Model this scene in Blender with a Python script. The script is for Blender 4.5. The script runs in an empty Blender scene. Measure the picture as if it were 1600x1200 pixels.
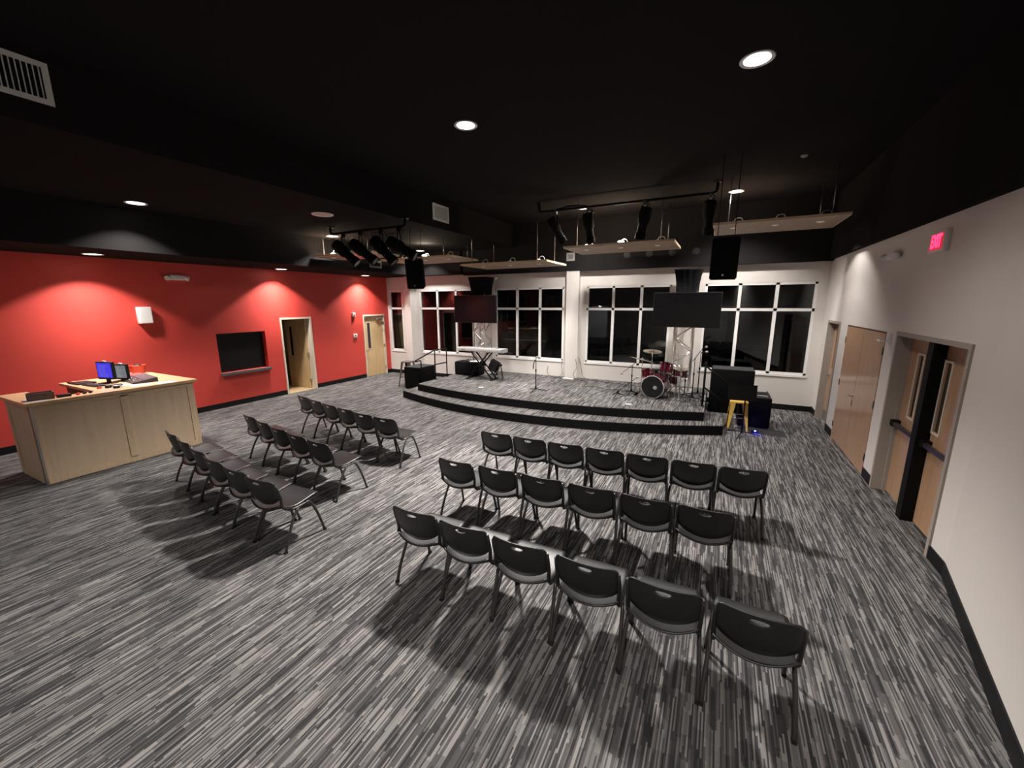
import bpy, bmesh, math, random
from mathutils import Vector, Matrix
random.seed(7)
C = bpy.context.scene.collection
SC = bpy.context.scene
PI = math.pi
R = math.radians

# ---------------------------------------------------------------- camera, world, exposure
YAW, PITCH, ROLL = R(27.0), R(11.39), R(-0.24)
fw = Vector((-math.sin(YAW)*math.cos(PITCH), math.cos(YAW)*math.cos(PITCH), -math.sin(PITCH)))
rt0 = Vector((math.cos(YAW), math.sin(YAW), 0)); up0 = rt0.cross(fw)
rt = rt0*math.cos(ROLL) + up0*math.sin(ROLL); up = rt.cross(fw)
cd = bpy.data.cameras.new('camera'); cam = bpy.data.objects.new('camera', cd); C.objects.link(cam)
cd.sensor_width = 36; cd.lens = 632/1600*36; cd.clip_start = .05; cd.clip_end = 200
cam.matrix_world = Matrix(((rt.x, up.x, -fw.x, 0), (rt.y, up.y, -fw.y, 0), (rt.z, up.z, -fw.z, 2.55), (0, 0, 0, 1)))
SC.camera = cam
w = bpy.data.worlds.new('night'); SC.world = w; w.use_nodes = True
w.node_tree.nodes['Background'].inputs[0].default_value = (.5, .6, .9, 1)
w.node_tree.nodes['Background'].inputs[1].default_value = 0.002
SC.view_settings.view_transform = 'Standard'; SC.view_settings.look = 'None'
SC.view_settings.gamma = 1; SC.view_settings.use_curve_mapping = False
SC.view_settings.exposure = 0.0
WARM = (1.0, .945, .895)
P_MAIN, P_STAGE, P_MID, P_WALL = 2600, 3400, 900, 620
CONE = R(114)

# key dimensions
XL, XR, YB = -10.86, 2.08, 11.35
ZS, ZM, ZC = 3.44, 4.15, 4.78          # soffit, mid ceiling, main ceiling
XF, XB = -9.1, -5.66                    # soffit face, bulkhead face
YR = -3.6                               # rear wall

# ---------------------------------------------------------------- materials
def mat(name, col, rough=.5, metal=0, spec=.5, emit=None, es=0, coat=0, noise=None, bump=None):
    m = bpy.data.materials.new(name); m.use_nodes = True
    nt = m.node_tree; b = nt.nodes['Principled BSDF']
    b.inputs['Base Color'].default_value = (*col, 1)
    b.inputs['Roughness'].default_value = rough
    b.inputs['Metallic'].default_value = metal
    b.inputs['Specular IOR Level'].default_value = spec
    if coat: b.inputs['Coat Weight'].default_value = coat; b.inputs['Coat Roughness'].default_value = .08
    if emit: b.inputs['Emission Color'].default_value = (*emit, 1); b.inputs['Emission Strength'].default_value = es
    tc = nt.nodes.new('ShaderNodeTexCoord')
    if noise:
        sc, amt = noise
        n = nt.nodes.new('ShaderNodeTexNoise'); n.inputs['Scale'].default_value = sc; n.inputs['Detail'].default_value = 4
        nt.links.new(tc.outputs['Object'], n.inputs['Vector'])
        mx = nt.nodes.new('ShaderNodeMix'); mx.data_type = 'RGBA'
        mx.inputs['A'].default_value = (*[c*(1-amt) for c in col], 1)
        mx.inputs['B'].default_value = (*[min(1, c*(1+amt)) for c in col], 1)
        nt.links.new(n.outputs['Fac'], mx.inputs['Factor']); nt.links.new(mx.outputs['Result'], b.inputs['Base Color'])
    if bump:
        sc, st = bump
        n = nt.nodes.new('ShaderNodeTexNoise'); n.inputs['Scale'].default_value = sc; n.inputs['Detail'].default_value = 3
        nt.links.new(tc.outputs['Object'], n.inputs['Vector'])
        bp = nt.nodes.new('ShaderNodeBump'); bp.inputs['Strength'].default_value = st; bp.inputs['Distance'].default_value = .002
        nt.links.new(n.outputs['Fac'], bp.inputs['Height']); nt.links.new(bp.outputs['Normal'], b.inputs['Normal'])
    return m

def carpet_mat():
    m = bpy.data.materials.new('striped_carpet'); m.use_nodes = True
    nt = m.node_tree; N = nt.nodes; L = nt.links; b = N['Principled BSDF']
    b.inputs['Roughness'].default_value = .95; b.inputs['Specular IOR Level'].default_value = .15
    g = N.new('ShaderNodeNewGeometry'); s = N.new('ShaderNodeSeparateXYZ'); L.new(g.outputs['Position'], s.inputs[0])
    def M(op, a, bb=None, c=None):
        n = N.new('ShaderNodeMath'); n.operation = op
        for i, v in enumerate((a, bb, c)):
            if v is None: continue
            if isinstance(v, (int, float)): n.inputs[i].default_value = v
            else: L.new(v, n.inputs[i])
        return n.outputs[0]
    def W1(v):
        n = N.new('ShaderNodeTexWhiteNoise'); n.noise_dimensions = '1D'; L.new(v, n.inputs['W']); return n.outputs['Value']
    def W2(a, bb):
        n = N.new('ShaderNodeTexWhiteNoise'); n.noise_dimensions = '2D'
        c = N.new('ShaderNodeCombineXYZ'); L.new(a, c.inputs[0]); L.new(bb, c.inputs[1]); L.new(c.outputs[0], n.inputs['Vector']); return n.outputs['Value']
    x, y = s.outputs['X'], s.outputs['Y']
    def layer(wd, ln, off):
        cx = M('FLOOR', M('DIVIDE', M('ADD', x, off), wd))
        r = W1(cx)
        cy = M('FLOOR', M('ADD', M('DIVIDE', y, ln), M('MULTIPLY', r, 31.7)))
        return W2(cx, cy)
    def ramp(v, stops):
        r = N.new('ShaderNodeValToRGB'); r.color_ramp.interpolation = 'CONSTANT'
        e = r.color_ramp.elements
        e[0].position = stops[0][0]; e[0].color = (*stops[0][1], 1)
        e[1].position = stops[1][0]; e[1].color = (*stops[1][1], 1)
        for p, c in stops[2:]:
            q = e.new(p); q.color = (*c, 1)
        L.new(v, r.inputs[0]); return r.outputs[0]
    fine = ramp(layer(.0095, .30, 50.003), [(0, (.046, .045, .046)), (.28, (.085, .081, .081)), (.48, (.145, .138, .134)), (.62, (.077, .074, .074)), (.72, (.212, .203, .196))])
    broad = ramp(layer(.029, .15, 80.007), [(0, (.42, .42, .43)), (.25, (.85, .84, .84)), (.55, (1.12, 1.1, 1.09)), (.85, (.65, .64, .66))])
    mx = N.new('ShaderNodeMix'); mx.data_type = 'RGBA'; mx.blend_type = 'MULTIPLY'; mx.inputs['Factor'].default_value = .62
    L.new(fine, mx.inputs['A']); L.new(broad, mx.inputs['B'])
    pn = N.new('ShaderNodeTexNoise'); pn.inputs['Scale'].default_value = .9; pn.inputs['Detail'].default_value = 2; L.new(g.outputs['Position'], pn.inputs['Vector'])
    mr = N.new('ShaderNodeMapRange'); mr.inputs['From Min'].default_value = .3; mr.inputs['From Max'].default_value = .7; mr.inputs['To Min'].default_value = .88; mr.inputs['To Max'].default_value = 1.12
    L.new(pn.outputs['Fac'], mr.inputs['Value'])
    vm = N.new('ShaderNodeVectorMath'); vm.operation = 'SCALE'; L.new(mx.outputs['Result'], vm.inputs[0]); L.new(mr.outputs[0], vm.inputs['Scale'])
    L.new(vm.outputs[0], b.inputs['Base Color'])
    return m

def wood_mat(name, c1, c2, axis='Z', scale=3.0, rough=.45, coat=0):
    m = bpy.data.materials.new(name); m.use_nodes = True
    nt = m.node_tree; N = nt.nodes; L = nt.links; b = N['Principled BSDF']
    b.inputs['Roughness'].default_value = rough
    if coat: b.inputs['Coat Weight'].default_value = coat; b.inputs['Coat Roughness'].default_value = .12
    tc = N.new('ShaderNodeTexCoord'); mp = N.new('ShaderNodeMapping')
    sc = {'Z': (9, 9, .8), 'X': (.8, 9, 9), 'Y': (9, .8, 9)}[axis]
    mp.inputs['Scale'].default_value = [v*scale/3 for v in sc]
    L.new(tc.outputs['Object'], mp.inputs['Vector'])
    n = N.new('ShaderNodeTexNoise'); n.inputs['Scale'].default_value = 2.2; n.inputs['Detail'].default_value = 6; n.inputs['Roughness'].default_value = .6; n.inputs['Distortion'].default_value = .6
    L.new(mp.outputs[0], n.inputs['Vector'])
    r = N.new('ShaderNodeValToRGB'); r.color_ramp.elements[0].position = .3; r.color_ramp.elements[0].color = (*c1, 1)
    r.color_ramp.elements[1].position = .72; r.color_ramp.elements[1].color = (*c2, 1)
    L.new(n.outputs['Fac'], r.inputs[0]); L.new(r.outputs[0], b.inputs['Base Color'])
    return m

def glass_mat():
    m = bpy.data.materials.new('window_glass'); m.use_nodes = True
    nt = m.node_tree; N = nt.nodes; L = nt.links
    N.remove(N['Principled BSDF'])
    out = N['Material Output']
    fr = N.new('ShaderNodeFresnel'); fr.inputs['IOR'].default_value = 1.48
    tr = N.new('ShaderNodeBsdfTransparent'); tr.inputs[0].default_value = (.55, .6, .6, 1)
    gl = N.new('ShaderNodeBsdfGlossy'); gl.inputs['Roughness'].default_value = .01; gl.inputs[0].default_value = (1, 1, 1, 1)
    mx = N.new('ShaderNodeMixShader'); L.new(fr.outputs[0], mx.inputs[0]); L.new(tr.outputs[0], mx.inputs[1]); L.new(gl.outputs[0], mx.inputs[2])
    L.new(mx.outputs[0], out.inputs[0])
    return m

CARPET = carpet_mat()
RED = mat('red_wall_paint', (.60, .056, .042), .55, bump=(60, .25))
WHITE = mat('pale_wall_paint', (.70, .66, .62), .6, bump=(60, .25))
BLACKCEIL = mat('black_ceiling_paint', (.0185, .0172, .0172), 1, spec=.02)
BASEB = mat('black_rubber_base', (.005, .005, .006), .5, spec=.3)
GREIGE = mat('beige_frame_paint', (.34, .30, .26), .45)
CREAM = mat('cream_frame_paint', (.66, .57, .46), .45)
FRAMEW = mat('white_window_frame', (.84, .83, .81), .4)
MAPLE = wood_mat('maple_door_veneer', (.56, .38, .19), (.70, .50, .28), 'Z', rough=.35, coat=.3)
BIRCH = wood_mat('red_birch_door_veneer', (.40, .235, .135), (.50, .31, .19), 'Z', rough=.35, coat=.4)
PLY = wood_mat('birch_plywood', (.48, .355, .24), (.57, .43, .30), 'Z', scale=1.4, rough=.6)
PINE = wood_mat('pine_trim_boards', (.47, .34, .215), (.60, .455, .31), 'Z', scale=3, rough=.55)
PINETOP = wood_mat('varnished_pine_top', (.60, .37, .20), (.74, .49, .29), 'Y', scale=3, rough=.35, coat=.2)
PANELW = wood_mat('plywood_panel', (.30, .21, .15), (.40, .29, .21), 'X', scale=3, rough=.5)
PANELE = mat('pale_plywood_edge', (.82, .66, .44), .5, noise=(30, .1))
GLASS = glass_mat()
DARKGLASS = mat('dark_lite_glass', (.004, .004, .004), .05, spec=.8)
METALB = mat('black_metal', (.004, .004, .004), .55, metal=.0, spec=.15)
STEEL = mat('brushed_steel', (.55, .53, .50), .3, metal=1)
CHROME = mat('chrome', (.8, .8, .8), .08, metal=1)
BRONZE = mat('dark_bronze_metal', (.10, .085, .07), .35, metal=.8)
ALU = mat('aluminium_truss', (.74, .72, .70), .28, metal=.85)
SHELL = mat('black_moulded_plastic', (.0065, .0065, .0065), .46, spec=.85)
LEGM = mat('charcoal_steel_tube', (.06, .055, .053), .32, metal=.5)
RUBBER = mat('black_rubber', (.008, .008, .008), .7)
WPLAST = mat('white_plastic', (.75, .74, .72), .4)
GPLAST = mat('grey_plastic', (.35, .34, .33), .45)
BPLAST = mat('black_plastic', (.005, .005, .0055), .45, spec=.3)
BOXBLK = mat('black_textured_cabinet', (.003, .003, .0033), .75, spec=.12, bump=(300, .4))
BOXTOP = mat('black_carpeted_cabinet', (.014, .014, .015), .8, bump=(300, .4))
GRILLE = mat('black_steel_grille', (.003, .003, .0033), .7, spec=.12)
SCREENOFF = mat('dark_tv_screen', (.003, .003, .0035), .18, spec=.3)
CLOTH = mat('black_cloth', (.008, .008, .009), .95, spec=.1)
YELLOW = mat('yellow_enamel_steel', (.74, .48, .11), .35, noise=(6, .08))
GUNM = mat('gunmetal_steel', (.16, .145, .13), .4, metal=.7)
DRUMRED = mat('wine_red_lacquer', (.06, .0015, .010), .15, coat=.6)
HEADW = mat('coated_drum_head', (.62, .60, .57), .55)
HEADB = mat('black_drum_head', (.006, .006, .007), .5, spec=.3)
BRASS = mat('bronze_cymbal', (.78, .70, .58), .25, metal=.9)
STAGEBLK = mat('black_stage_riser', (.0028, .0028, .003), .7, spec=.12)
PAPER = mat('white_paper', (.8, .79, .77), .7)
REDPL = mat('red_plastic', (.60, .06, .03), .45)
LAMPE = mat('lit_lamp_lens', (1, 1, 1), .5, emit=(1, .95, .92), es=9)
PUCKL = mat('dim_puck_lens', (.8, .7, .55), .5, emit=(1, .85, .65), es=.22)
LENSOFF = mat('unlit_white_lens', (.55, .52, .52), .5)
CABLE = mat('black_cable_rubber', (.01, .01, .01), .5)
WCABLE = mat('white_cable', (.75, .73, .72), .5)
BROWN = mat('brown_woven_box', (.13, .085, .06), .7, noise=(60, .3))
KEYB = mat('black_keys', (.01, .01, .01), .3)
WOODFL = wood_mat('pale_wood_floor', (.50, .34, .18), (.62, .45, .26), 'Y', rough=.4)

# ---------------------------------------------------------------- mesh helpers
def NB(): return bmesh.new()
def obj(name, bm, m, parent=None, smooth=False):
    me = bpy.data.meshes.new(name); bmesh.ops.recalc_face_normals(bm, faces=bm.faces[:])
    if smooth:
        for f in bm.faces: f.smooth = True
    bm.to_mesh(me); bm.free()
    o = bpy.data.objects.new(name, me); C.objects.link(o)
    if isinstance(m, (list, tuple)):
        for q in m: me.materials.append(q)
    else: me.materials.append(m)
    if parent is not None: o.parent = parent
    return o
def autosmooth(o, ang=35):
    me = o.data
    for p in me.polygons: p.use_smooth = True
    try: me.set_sharp_from_angle(angle=R(ang))
    except Exception: pass
    return o
def box(bm, a, b, M=None, mi=0):
    x0, y0, z0 = a; x1, y1, z1 = b
    vs = [Vector(p) for p in ((x0,y0,z0),(x1,y0,z0),(x1,y1,z0),(x0,y1,z0),(x0,y0,z1),(x1,y0,z1),(x1,y1,z1),(x0,y1,z1))]
    if M is not None: vs = [M @ v for v in vs]
    v = [bm.verts.new(p) for p in vs]
    for q in ((0,3,2,1),(4,5,6,7),(0,1,5,4),(1,2,6,5),(2,3,7,6),(3,0,4,7)):
        f = bm.faces.new([v[i] for i in q]); f.material_index = mi
    return v
def B(name, a, b, m, parent=None, bev=0, M=None):
    bm = NB(); box(bm, a, b, M)
    if bev:
        bmesh.ops.bevel(bm, geom=bm.edges[:], offset=bev, segments=2, affect='EDGES', profile=.6)
    o = obj(name, bm, m, parent)
    if bev: autosmooth(o, 50)
    return o
def catmull(pts, n=5):
    pts = [Vector(p) for p in pts]
    if len(pts) < 3: return pts
    out = []
    P = [pts[0]*2-pts[1]] + pts + [pts[-1]*2-pts[-2]]
    for i in range(1, len(P)-2):
        a, b, c, d = P[i-1], P[i], P[i+1], P[i+2]
        for k in range(n):
            t = k/n
            out.append(.5*((2*b) + (c-a)*t + (2*a-5*b+4*c-d)*t*t + (3*b-a-3*c+d)*t**3))
    out.append(pts[-1]); return out
def tube(bm, pts, r, n=8, smooth=0, cap=True, mi=0):
    pts = catmull(pts, smooth) if smooth else [Vector(p) for p in pts]
    rings = []; prev = None
    for i, p in enumerate(pts):
        d = (pts[min(i+1, len(pts)-1)] - pts[max(i-1, 0)]).normalized()
        if prev is None:
            u = d.orthogonal().normalized()
        else:
            u = (prev - d*prev.dot(d)).normalized()
        prev = u; v = d.cross(u)
        rr = r[i] if isinstance(r, (list, tuple)) else r
        rings.append([bm.verts.new(p + (u*math.cos(2*PI*k/n) + v*math.sin(2*PI*k/n))*rr) for k in range(n)])
    for a, b in zip(rings, rings[1:]):
        for k in range(n):
            f = bm.faces.new((a[k], a[(k+1) % n], b[(k+1) % n], b[k])); f.material_index = mi; f.smooth = True
    if cap:
        for q in (rings[0], rings[-1]):
            f = bm.faces.new(q); f.material_index = mi
def T(name, pts, r, m, parent=None, n=8, smooth=0):
    bm = NB(); tube(bm, pts, r, n, smooth); return obj(name, bm, m, parent)
def lathe(bm, prof, n=32, M=None, mi=0):
    """prof: (r, z) list about the z axis"""
    rings = []
    for r, z in prof:
        if r < 1e-6:
            p = Vector((0, 0, z)); rings.append([bm.verts.new(M @ p if M is not None else p)])
        else:
            ring = []
            for k in range(n):
                p = Vector((r*math.cos(2*PI*k/n), r*math.sin(2*PI*k/n), z))
                ring.append(bm.verts.new(M @ p if M is not None else p))
            rings.append(ring)
    for a, b in zip(rings, rings[1:]):
        for k in range(n):
            k2 = (k+1) % n
            if len(a) == 1 and len(b) == 1: continue
            if len(a) == 1: f = bm.faces.new((a[0], b[k], b[k2]))
            elif len(b) == 1: f = bm.faces.new((a[k], a[k2], b[0]))
            else: f = bm.faces.new((a[k], a[k2], b[k2], b[k]))
            f.material_index = mi; f.smooth = True
def LA(name, prof, m, parent=None, n=32, M=None):
    bm = NB(); lathe(bm, prof, n, M); return autosmooth(obj(name, bm, m, parent), 40)
def prism(bm, poly, z0, z1, M=None, mi=0):
    a = [bm.verts.new((M @ Vector((x, y, z0))) if M is not None else (x, y, z0)) for x, y in poly]
    b = [bm.verts.new((M @ Vector((x, y, z1))) if M is not None else (x, y, z1)) for x, y in poly]
    n = len(poly)
    f = bm.faces.new(a[::-1]); f.material_index = mi
    f = bm.faces.new(b); f.material_index = mi
    for i in range(n):
        f = bm.faces.new((a[i], a[(i+1) % n], b[(i+1) % n], b[i])); f.material_index = mi
def PR(name, poly, z0, z1, m, parent=None, M=None):
    bm = NB(); prism(bm, poly, z0, z1, M); return obj(name, bm, m, parent)
def aim(d, loc=(0, 0, 0)):
    """matrix whose +Z looks along d"""
    return Matrix.Translation(Vector(loc)) @ Vector(d).to_track_quat('Z', 'Y').to_matrix().to_4x4()
def thing(name, label, cat, loc=(0, 0, 0), rz=0, group=None):
    o = bpy.data.objects.new(name, None); C.objects.link(o); o.empty_display_size = .1
    o.location = loc; o.rotation_euler = (0, 0, rz); o['label'] = label; o['category'] = cat
    if group: o['group'] = group
    return o
def tag(o, label, cat, group=None):
    o['label'] = label; o['category'] = cat
    if group: o['group'] = group
    return o
def struct(o): o['kind'] = 'structure'; return o
def dup(root, loc=None, rz=None, label=None, group=None):
    r = root.copy(); C.objects.link(r)
    if loc is not None: r.location = loc
    if rz is not None: r.rotation_euler = (0, 0, rz)
    if label: r['label'] = label
    if group: r['group'] = group
    for ch in list(root.children):
        c = ch.copy(); C.objects.link(c); c.parent = r
        for g in list(ch.children):
            d = g.copy(); C.objects.link(d); d.parent = c
    return r
def cells(a0, a1, z0, z1, holes):
    xs = sorted({a0, a1, *[h[0] for h in holes], *[h[1] for h in holes]})
    zs = sorted({z0, z1, *[h[2] for h in holes], *[h[3] for h in holes]})
    xs = [x for x in xs if a0 <= x <= a1]; zs = [z for z in zs if z0 <= z <= z1]
    for i in range(len(xs)-1):
        run = None
        for k in range(len(zs)-1):
            cx, cz = (xs[i]+xs[i+1])/2, (zs[k]+zs[k+1])/2
            if any(h[0] < cx < h[1] and h[2] < cz < h[3] for h in holes):
                if run: yield run; run = None
            elif run and abs(run[3]-zs[k]) < 1e-9: run = (run[0], run[1], run[2], zs[k+1])
            else: run = (xs[i], xs[i+1], zs[k], zs[k+1])
        if run: yield run

# ---------------------------------------------------------------- setting
bm = NB(); box(bm, (XL-.2, YR-.2, -.15), (XR+.6, YB+.2, 0)); struct(obj('floor', bm, CARPET))

# left wall (red) with two doors and a recess
LD1, LD2, REC = (7.21, 8.09), (10.17, 11.07), (5.52, 6.72, .86, 1.83)
bm = NB()
for a0, a1, z0, z1 in cells(YR, YB, 0, 4.2, [(LD1[0]-.049, LD1[1]+.049, 0, 2.159), (LD2[0]-.049, LD2[1]+.049, 0, 2.159), REC]):
    box(bm, (XL-.2, a0, z0), (XL, a1, z1))
struct(obj('wall_left', bm, RED))
# back wall with window openings
WIN = [(-10.76, -10.15), (-9.38, -7.11), (-6.36, -4.08), (-3.40, -1.17), (-.39, 1.88)]
WZ = (.85, 2.98)
bm = NB()
for a0, a1, z0, z1 in cells(XL-.2, XR+.2, 0, ZC, [(a, b, *WZ) for a, b in WIN]):
    box(bm, (a0, YB, z0), (a1, YB+.25, z1))
box(bm, (-9.80, YB-.28, 0), (-9.55, YB, ZS))
box(bm, (-3.97, YB-.13, 0), (-3.60, YB, ZS))
struct(obj('wall_back', bm, WHITE))
# right wall (far part) with doors
RD1, CLO, EXI = (9.90, 10.80), (7.39, 9.37), (5.21, 6.93)
bm = NB()
for a0, a1, z0, z1 in cells(4.86, YB, 0, ZC, [(RD1[0]-.049, RD1[1]+.049, 0, 2.159), (CLO[0], CLO[1], 0, 2.13), (EXI[0]-.049, EXI[1]+.049, 0, 2.159)]):
    box(bm, (XR, a0, z0), (XR+.35, a1, z1))
struct(obj('wall_right', bm, WHITE))
# right wall (near part) turned towards the room
b0 = Vector((XR, 4.86)); dn = Vector((-.20, -1)).normalized(); L2 = 8.7
b1 = b0 + dn*L2; nn = Vector((-dn.y, dn.x)); nn = nn if nn.x > 0 else -nn
bm = NB(); prism(bm, [tuple(b0), tuple(b1), tuple(b1+nn*.25), tuple(b0+nn*.25)], 0, ZC); struct(obj('wall_near_right', bm, WHITE))
# rear wall behind the camera with an opening into a lit lobby
bm = NB()
for a0, a1, z0, z1 in cells(XL-.2, XR+.6, 0, ZC, [(-8.3, -6.5, 0, 2.3)]):
    box(bm, (a0, YR-.2, z0), (a1, YR, z1))
struct(obj('wall_rear', bm, WHITE))
bm = NB(); box(bm, (-9.6, YR-3.2, -.1), (-5.2, YR-.2, 0)); struct(obj('floor_lobby', bm, CARPET))
bm = NB(); box(bm, (-9.6, YR-3.3, 0), (-5.2, YR-3.2, 2.6)); box(bm, (-9.7, YR-3.3, 0), (-9.6, YR-.2, 2.6)); box(bm, (-5.2, YR-3.3, 0), (-5.1, YR-.2, 2.6)); box(bm, (-9.7, YR-3.3, 2.6), (-5.1, YR-.2, 2.7))
struct(obj('wall_lobby', bm, WHITE))
# ceilings
bm = NB(); box(bm, (XB, YR-.2, ZC), (XR+.6, YB+.25, ZC+.15)); struct(obj('ceiling', bm, BLACKCEIL))
bm = NB(); box(bm, (XF, YR-.2, ZM), (XB-.2, YB+.25, ZM+.15)); struct(obj('ceiling_mid', bm, BLACKCEIL))
bm = NB(); box(bm, (XB-.2, YR-.2, ZM), (XB, YB+.25, ZC+.15)); struct(obj('ceiling_bulkhead', bm, BLACKCEIL))
bm = NB(); box(bm, (XL, YR-.2, ZS), (XF, YB, ZM+.15)); struct(obj('ceiling_soffit_left', bm, BLACKCEIL))
bm = NB(); box(bm, (XF, YB-.30, ZS), (-7.45, YB, ZM+.01)); box(bm, (-7.45, YB-.14, ZS-.03), (XB, YB, ZM+.01)); box(bm, (XB, YB-.14, ZS-.03), (XR, YB, ZC+.01)); struct(obj('ceiling_soffit_back', bm, BLACKCEIL))
bm = NB(); box(bm, (XR-.08, 4.86, ZS), (XR, YB-.14, ZC))
prism(bm, [tuple(b0), tuple(b1), tuple(b1-nn*.08), tuple(b0-nn*.08)], ZS, ZC); struct(obj('ceiling_soffit_right', bm, BLACKCEIL))

# baseboards
def base(name, segs):
    bm = NB()
    for a, b in segs: box(bm, a, b)
    struct(obj(name, bm, BASEB))
base('baseboard_left', [((XL, YR, 0), (XL+.012, LD1[0]-.05, .13)), ((XL, LD1[1]+.05, 0), (XL+.012, LD2[0]-.05, .13)), ((XL, LD2[1]+.05, 0), (XL+.012, YB, .13))])
base('baseboard_back', [((XL, YB-.012, 0), (-9.80, YB, .13)), ((-9.812, YB-.292, 0), (-9.538, YB-.28, .13)), ((-9.55, YB-.28, 0), (-9.538, YB, .13)), ((-9.55, YB-.012, 0), (XR, YB, .13))])
base('baseboard_right', [((XR-.012, 4.86, 0), (XR, EXI[0]-.05, .14)), ((XR-.012, EXI[1]+.05, 0), (XR, CLO[0]-.01, .14)), ((XR-.012, CLO[1]+.01, 0), (XR, RD1[0]-.05, .14)), ((XR-.012, RD1[1]+.05, 0), (XR, YB, .14))])
bm = NB(); prism(bm, [tuple(b0), tuple(b1), tuple(b1-nn*.012), tuple(b0-nn*.012)], 0, .14); struct(obj('baseboard_near_right', bm, BASEB))

# windows of the back wall
trans = 2.36
for i, (a, b) in enumerate(WIN):
    bm = NB(); t = .05; y0, y1 = YB+.004, YB+.075
    box(bm, (a, y0, WZ[0]), (b, y1, WZ[0]+t)); box(bm, (a, y0, WZ[1]-t), (b, y1, WZ[1]))
    box(bm, (a, y0, WZ[0]), (a+t, y1, WZ[1])); box(bm, (b-t, y0, WZ[0]), (b, y1, WZ[1]))
    box(bm, (a, y0, trans-.033), (b, y1, trans+.033))
    nb = 1 if i == 0 else 3
    for k in range(1, nb):
        xm = a + (b-a)*k/nb
        box(bm, (xm-.035, y0, WZ[0]), (xm+.035, y1, WZ[1]))
    fr = struct(obj('window_%d' % (i+1), bm, FRAMEW))
    bm = NB(); box(bm, (a-.02, YB-.02, WZ[0]-.05), (b+.02, YB+.03, WZ[0])); obj('window_sill', bm, FRAMEW, fr)
    for k in range(nb):
        for z0, z1 in ((WZ[0]+t, trans-.033), (trans+.033, WZ[1]-t)):
            xa = a + (b-a)*k/nb + .035; xb = a + (b-a)*(k+1)/nb - .035
            bm = NB(); box(bm, (xa, YB+.045, z0), (xb, YB+.051, z1)); obj('pane', bm, GLASS, fr)
# ground outside, in the dark
bm = NB(); box(bm, (-20, YB+.3, -.2), (14, YB+14, -.05)); struct(obj('ground_outside', bm, mat('night_asphalt', (.02, .02, .02), .9)))

# doors
def lever(parent, loc, dirx, my, m=STEEL, name='handle'):
    h = LA('handle', [(0, 0), (.028, 0), (.028, .012), (.012, .014), (.012, .045), (0, .045)], m, parent, 16, aim((dirx, 0, 0), loc))
    T('lever', [(loc[0]+dirx*.04, loc[1], loc[2]), (loc[0]+dirx*.045, loc[1]+my*.11, loc[2])], .009, m, h)
    return h
def frame_mesh(x0, x1, a, b, top, wd):
    bm = NB()
    box(bm, (x0, a-wd, 0), (x1, a, top+wd)); box(bm, (x0, b, 0), (x1, b+wd, top+wd)); box(bm, (x0, a, top), (x1, b, top+wd))
    return bm
# door 1: open, in the red wall
fr = struct(obj('door_1', frame_mesh(XL-.2, XL+.02, LD1[0], LD1[1], 2.11, .05), CREAM))
M = Matrix.Translation((XL-.17, LD1[1]-.005, 0)) @ Matrix.Rotation(R(2), 4, 'Z')
lw = .87
bm = NB()
for a0, a1, z0, z1 in cells(0, lw, .01, 2.09, [(lw-.27, lw-.14, .98, 1.86)]): box(bm, (-a1, -.045, z0), (-a0, 0, z1), M)
leaf = obj('door_leaf', bm, MAPLE, fr)
B('lite', (-lw+.14, -.03, .98), (-lw+.27, -.015, 1.86), DARKGLASS, leaf, M=M)
bm = NB(); lathe(bm, [(0, 0), (.028, 0), (.028, .012), (.012, .014), (.012, .05), (0, .05)], 16, M @ aim((0, -1, 0), (-lw+.06, -.045, 1.0))); h = obj('handle', bm, STEEL, leaf)
bm = NB()
for z in (.25, 1.05, 1.85): box(bm, (-.0, -.06, z-.05), (.03, .0, z+.05), M)
obj('hinge', bm, STEEL, leaf)
# small room behind the open door
bm = NB(); box(bm, (-14.2, 6.4, 0), (-14.1, 9.2, 2.6)); box(bm, (-14.2, 9.2, 0), (XL-.2, 9.3, 2.6)); box(bm, (-14.2, 6.3, 0), (XL-.2, 6.4, 2.6)); struct(obj('wall_side_room', bm, mat('cream_side_room_paint', (.55, .47, .36), .6)))
bm = NB(); box(bm, (-14.2, 6.3, -.1), (XL-.2, 9.3, 0)); struct(obj('floor_side_room', bm, WOODFL))
bm = NB(); box(bm, (XL-.2, LD1[0], -.05), (XL+.0, LD1[1], .004)); struct(obj('trim_1', bm, WOODFL))
bm = NB(); box(bm, (-14.2, 6.3, 2.6), (XL-.2, 9.3, 2.7)); struct(obj('ceiling_side_room', bm, WHITE))
# door 2: closed, at the far end of the red wall
fr = struct(obj('door_2', frame_mesh(XL-.14, XL+.02, LD2[0], LD2[1], 2.11, .05), CREAM))
bm = NB()
for a0, a1, z0, z1 in cells(LD2[0], LD2[1], .01, 2.105, [(LD2[0]+.15, LD2[0]+.29, 1.0, 1.88)]): box(bm, (XL-.08, a0, z0), (XL-.035, a1, z1))
leaf = obj('door_leaf', bm, MAPLE, fr)
B('lite', (XL-.065, LD2[0]+.15, 1.0), (XL-.05, LD2[0]+.29, 1.88), DARKGLASS, leaf)
bm = NB()
for a0, a1, z0, z1 in cells(LD2[0]+.13, LD2[0]+.31, .98, 1.90, [(LD2[0]+.15, LD2[0]+.29, 1.0, 1.88)]): box(bm, (XL-.036, a0, z0), (XL-.03, a1, z1))
obj('lite_frame', bm, CREAM, leaf)
lever(leaf, (XL-.035, LD2[0]+.06, .95), 1, 1)
B('door_closer', (XL-.035, LD2[1]-.36, 1.98), (XL+.02, LD2[1]-.10, 2.05), STEEL, leaf, bev=.006)
T('closer_arm', [(XL+.02, LD2[1]-.30, 2.02), (XL+.22, LD2[1]-.16, 2.06), (XL+.02, LD2[1]-.02, 2.12)], .009, STEEL, leaf)
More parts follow.
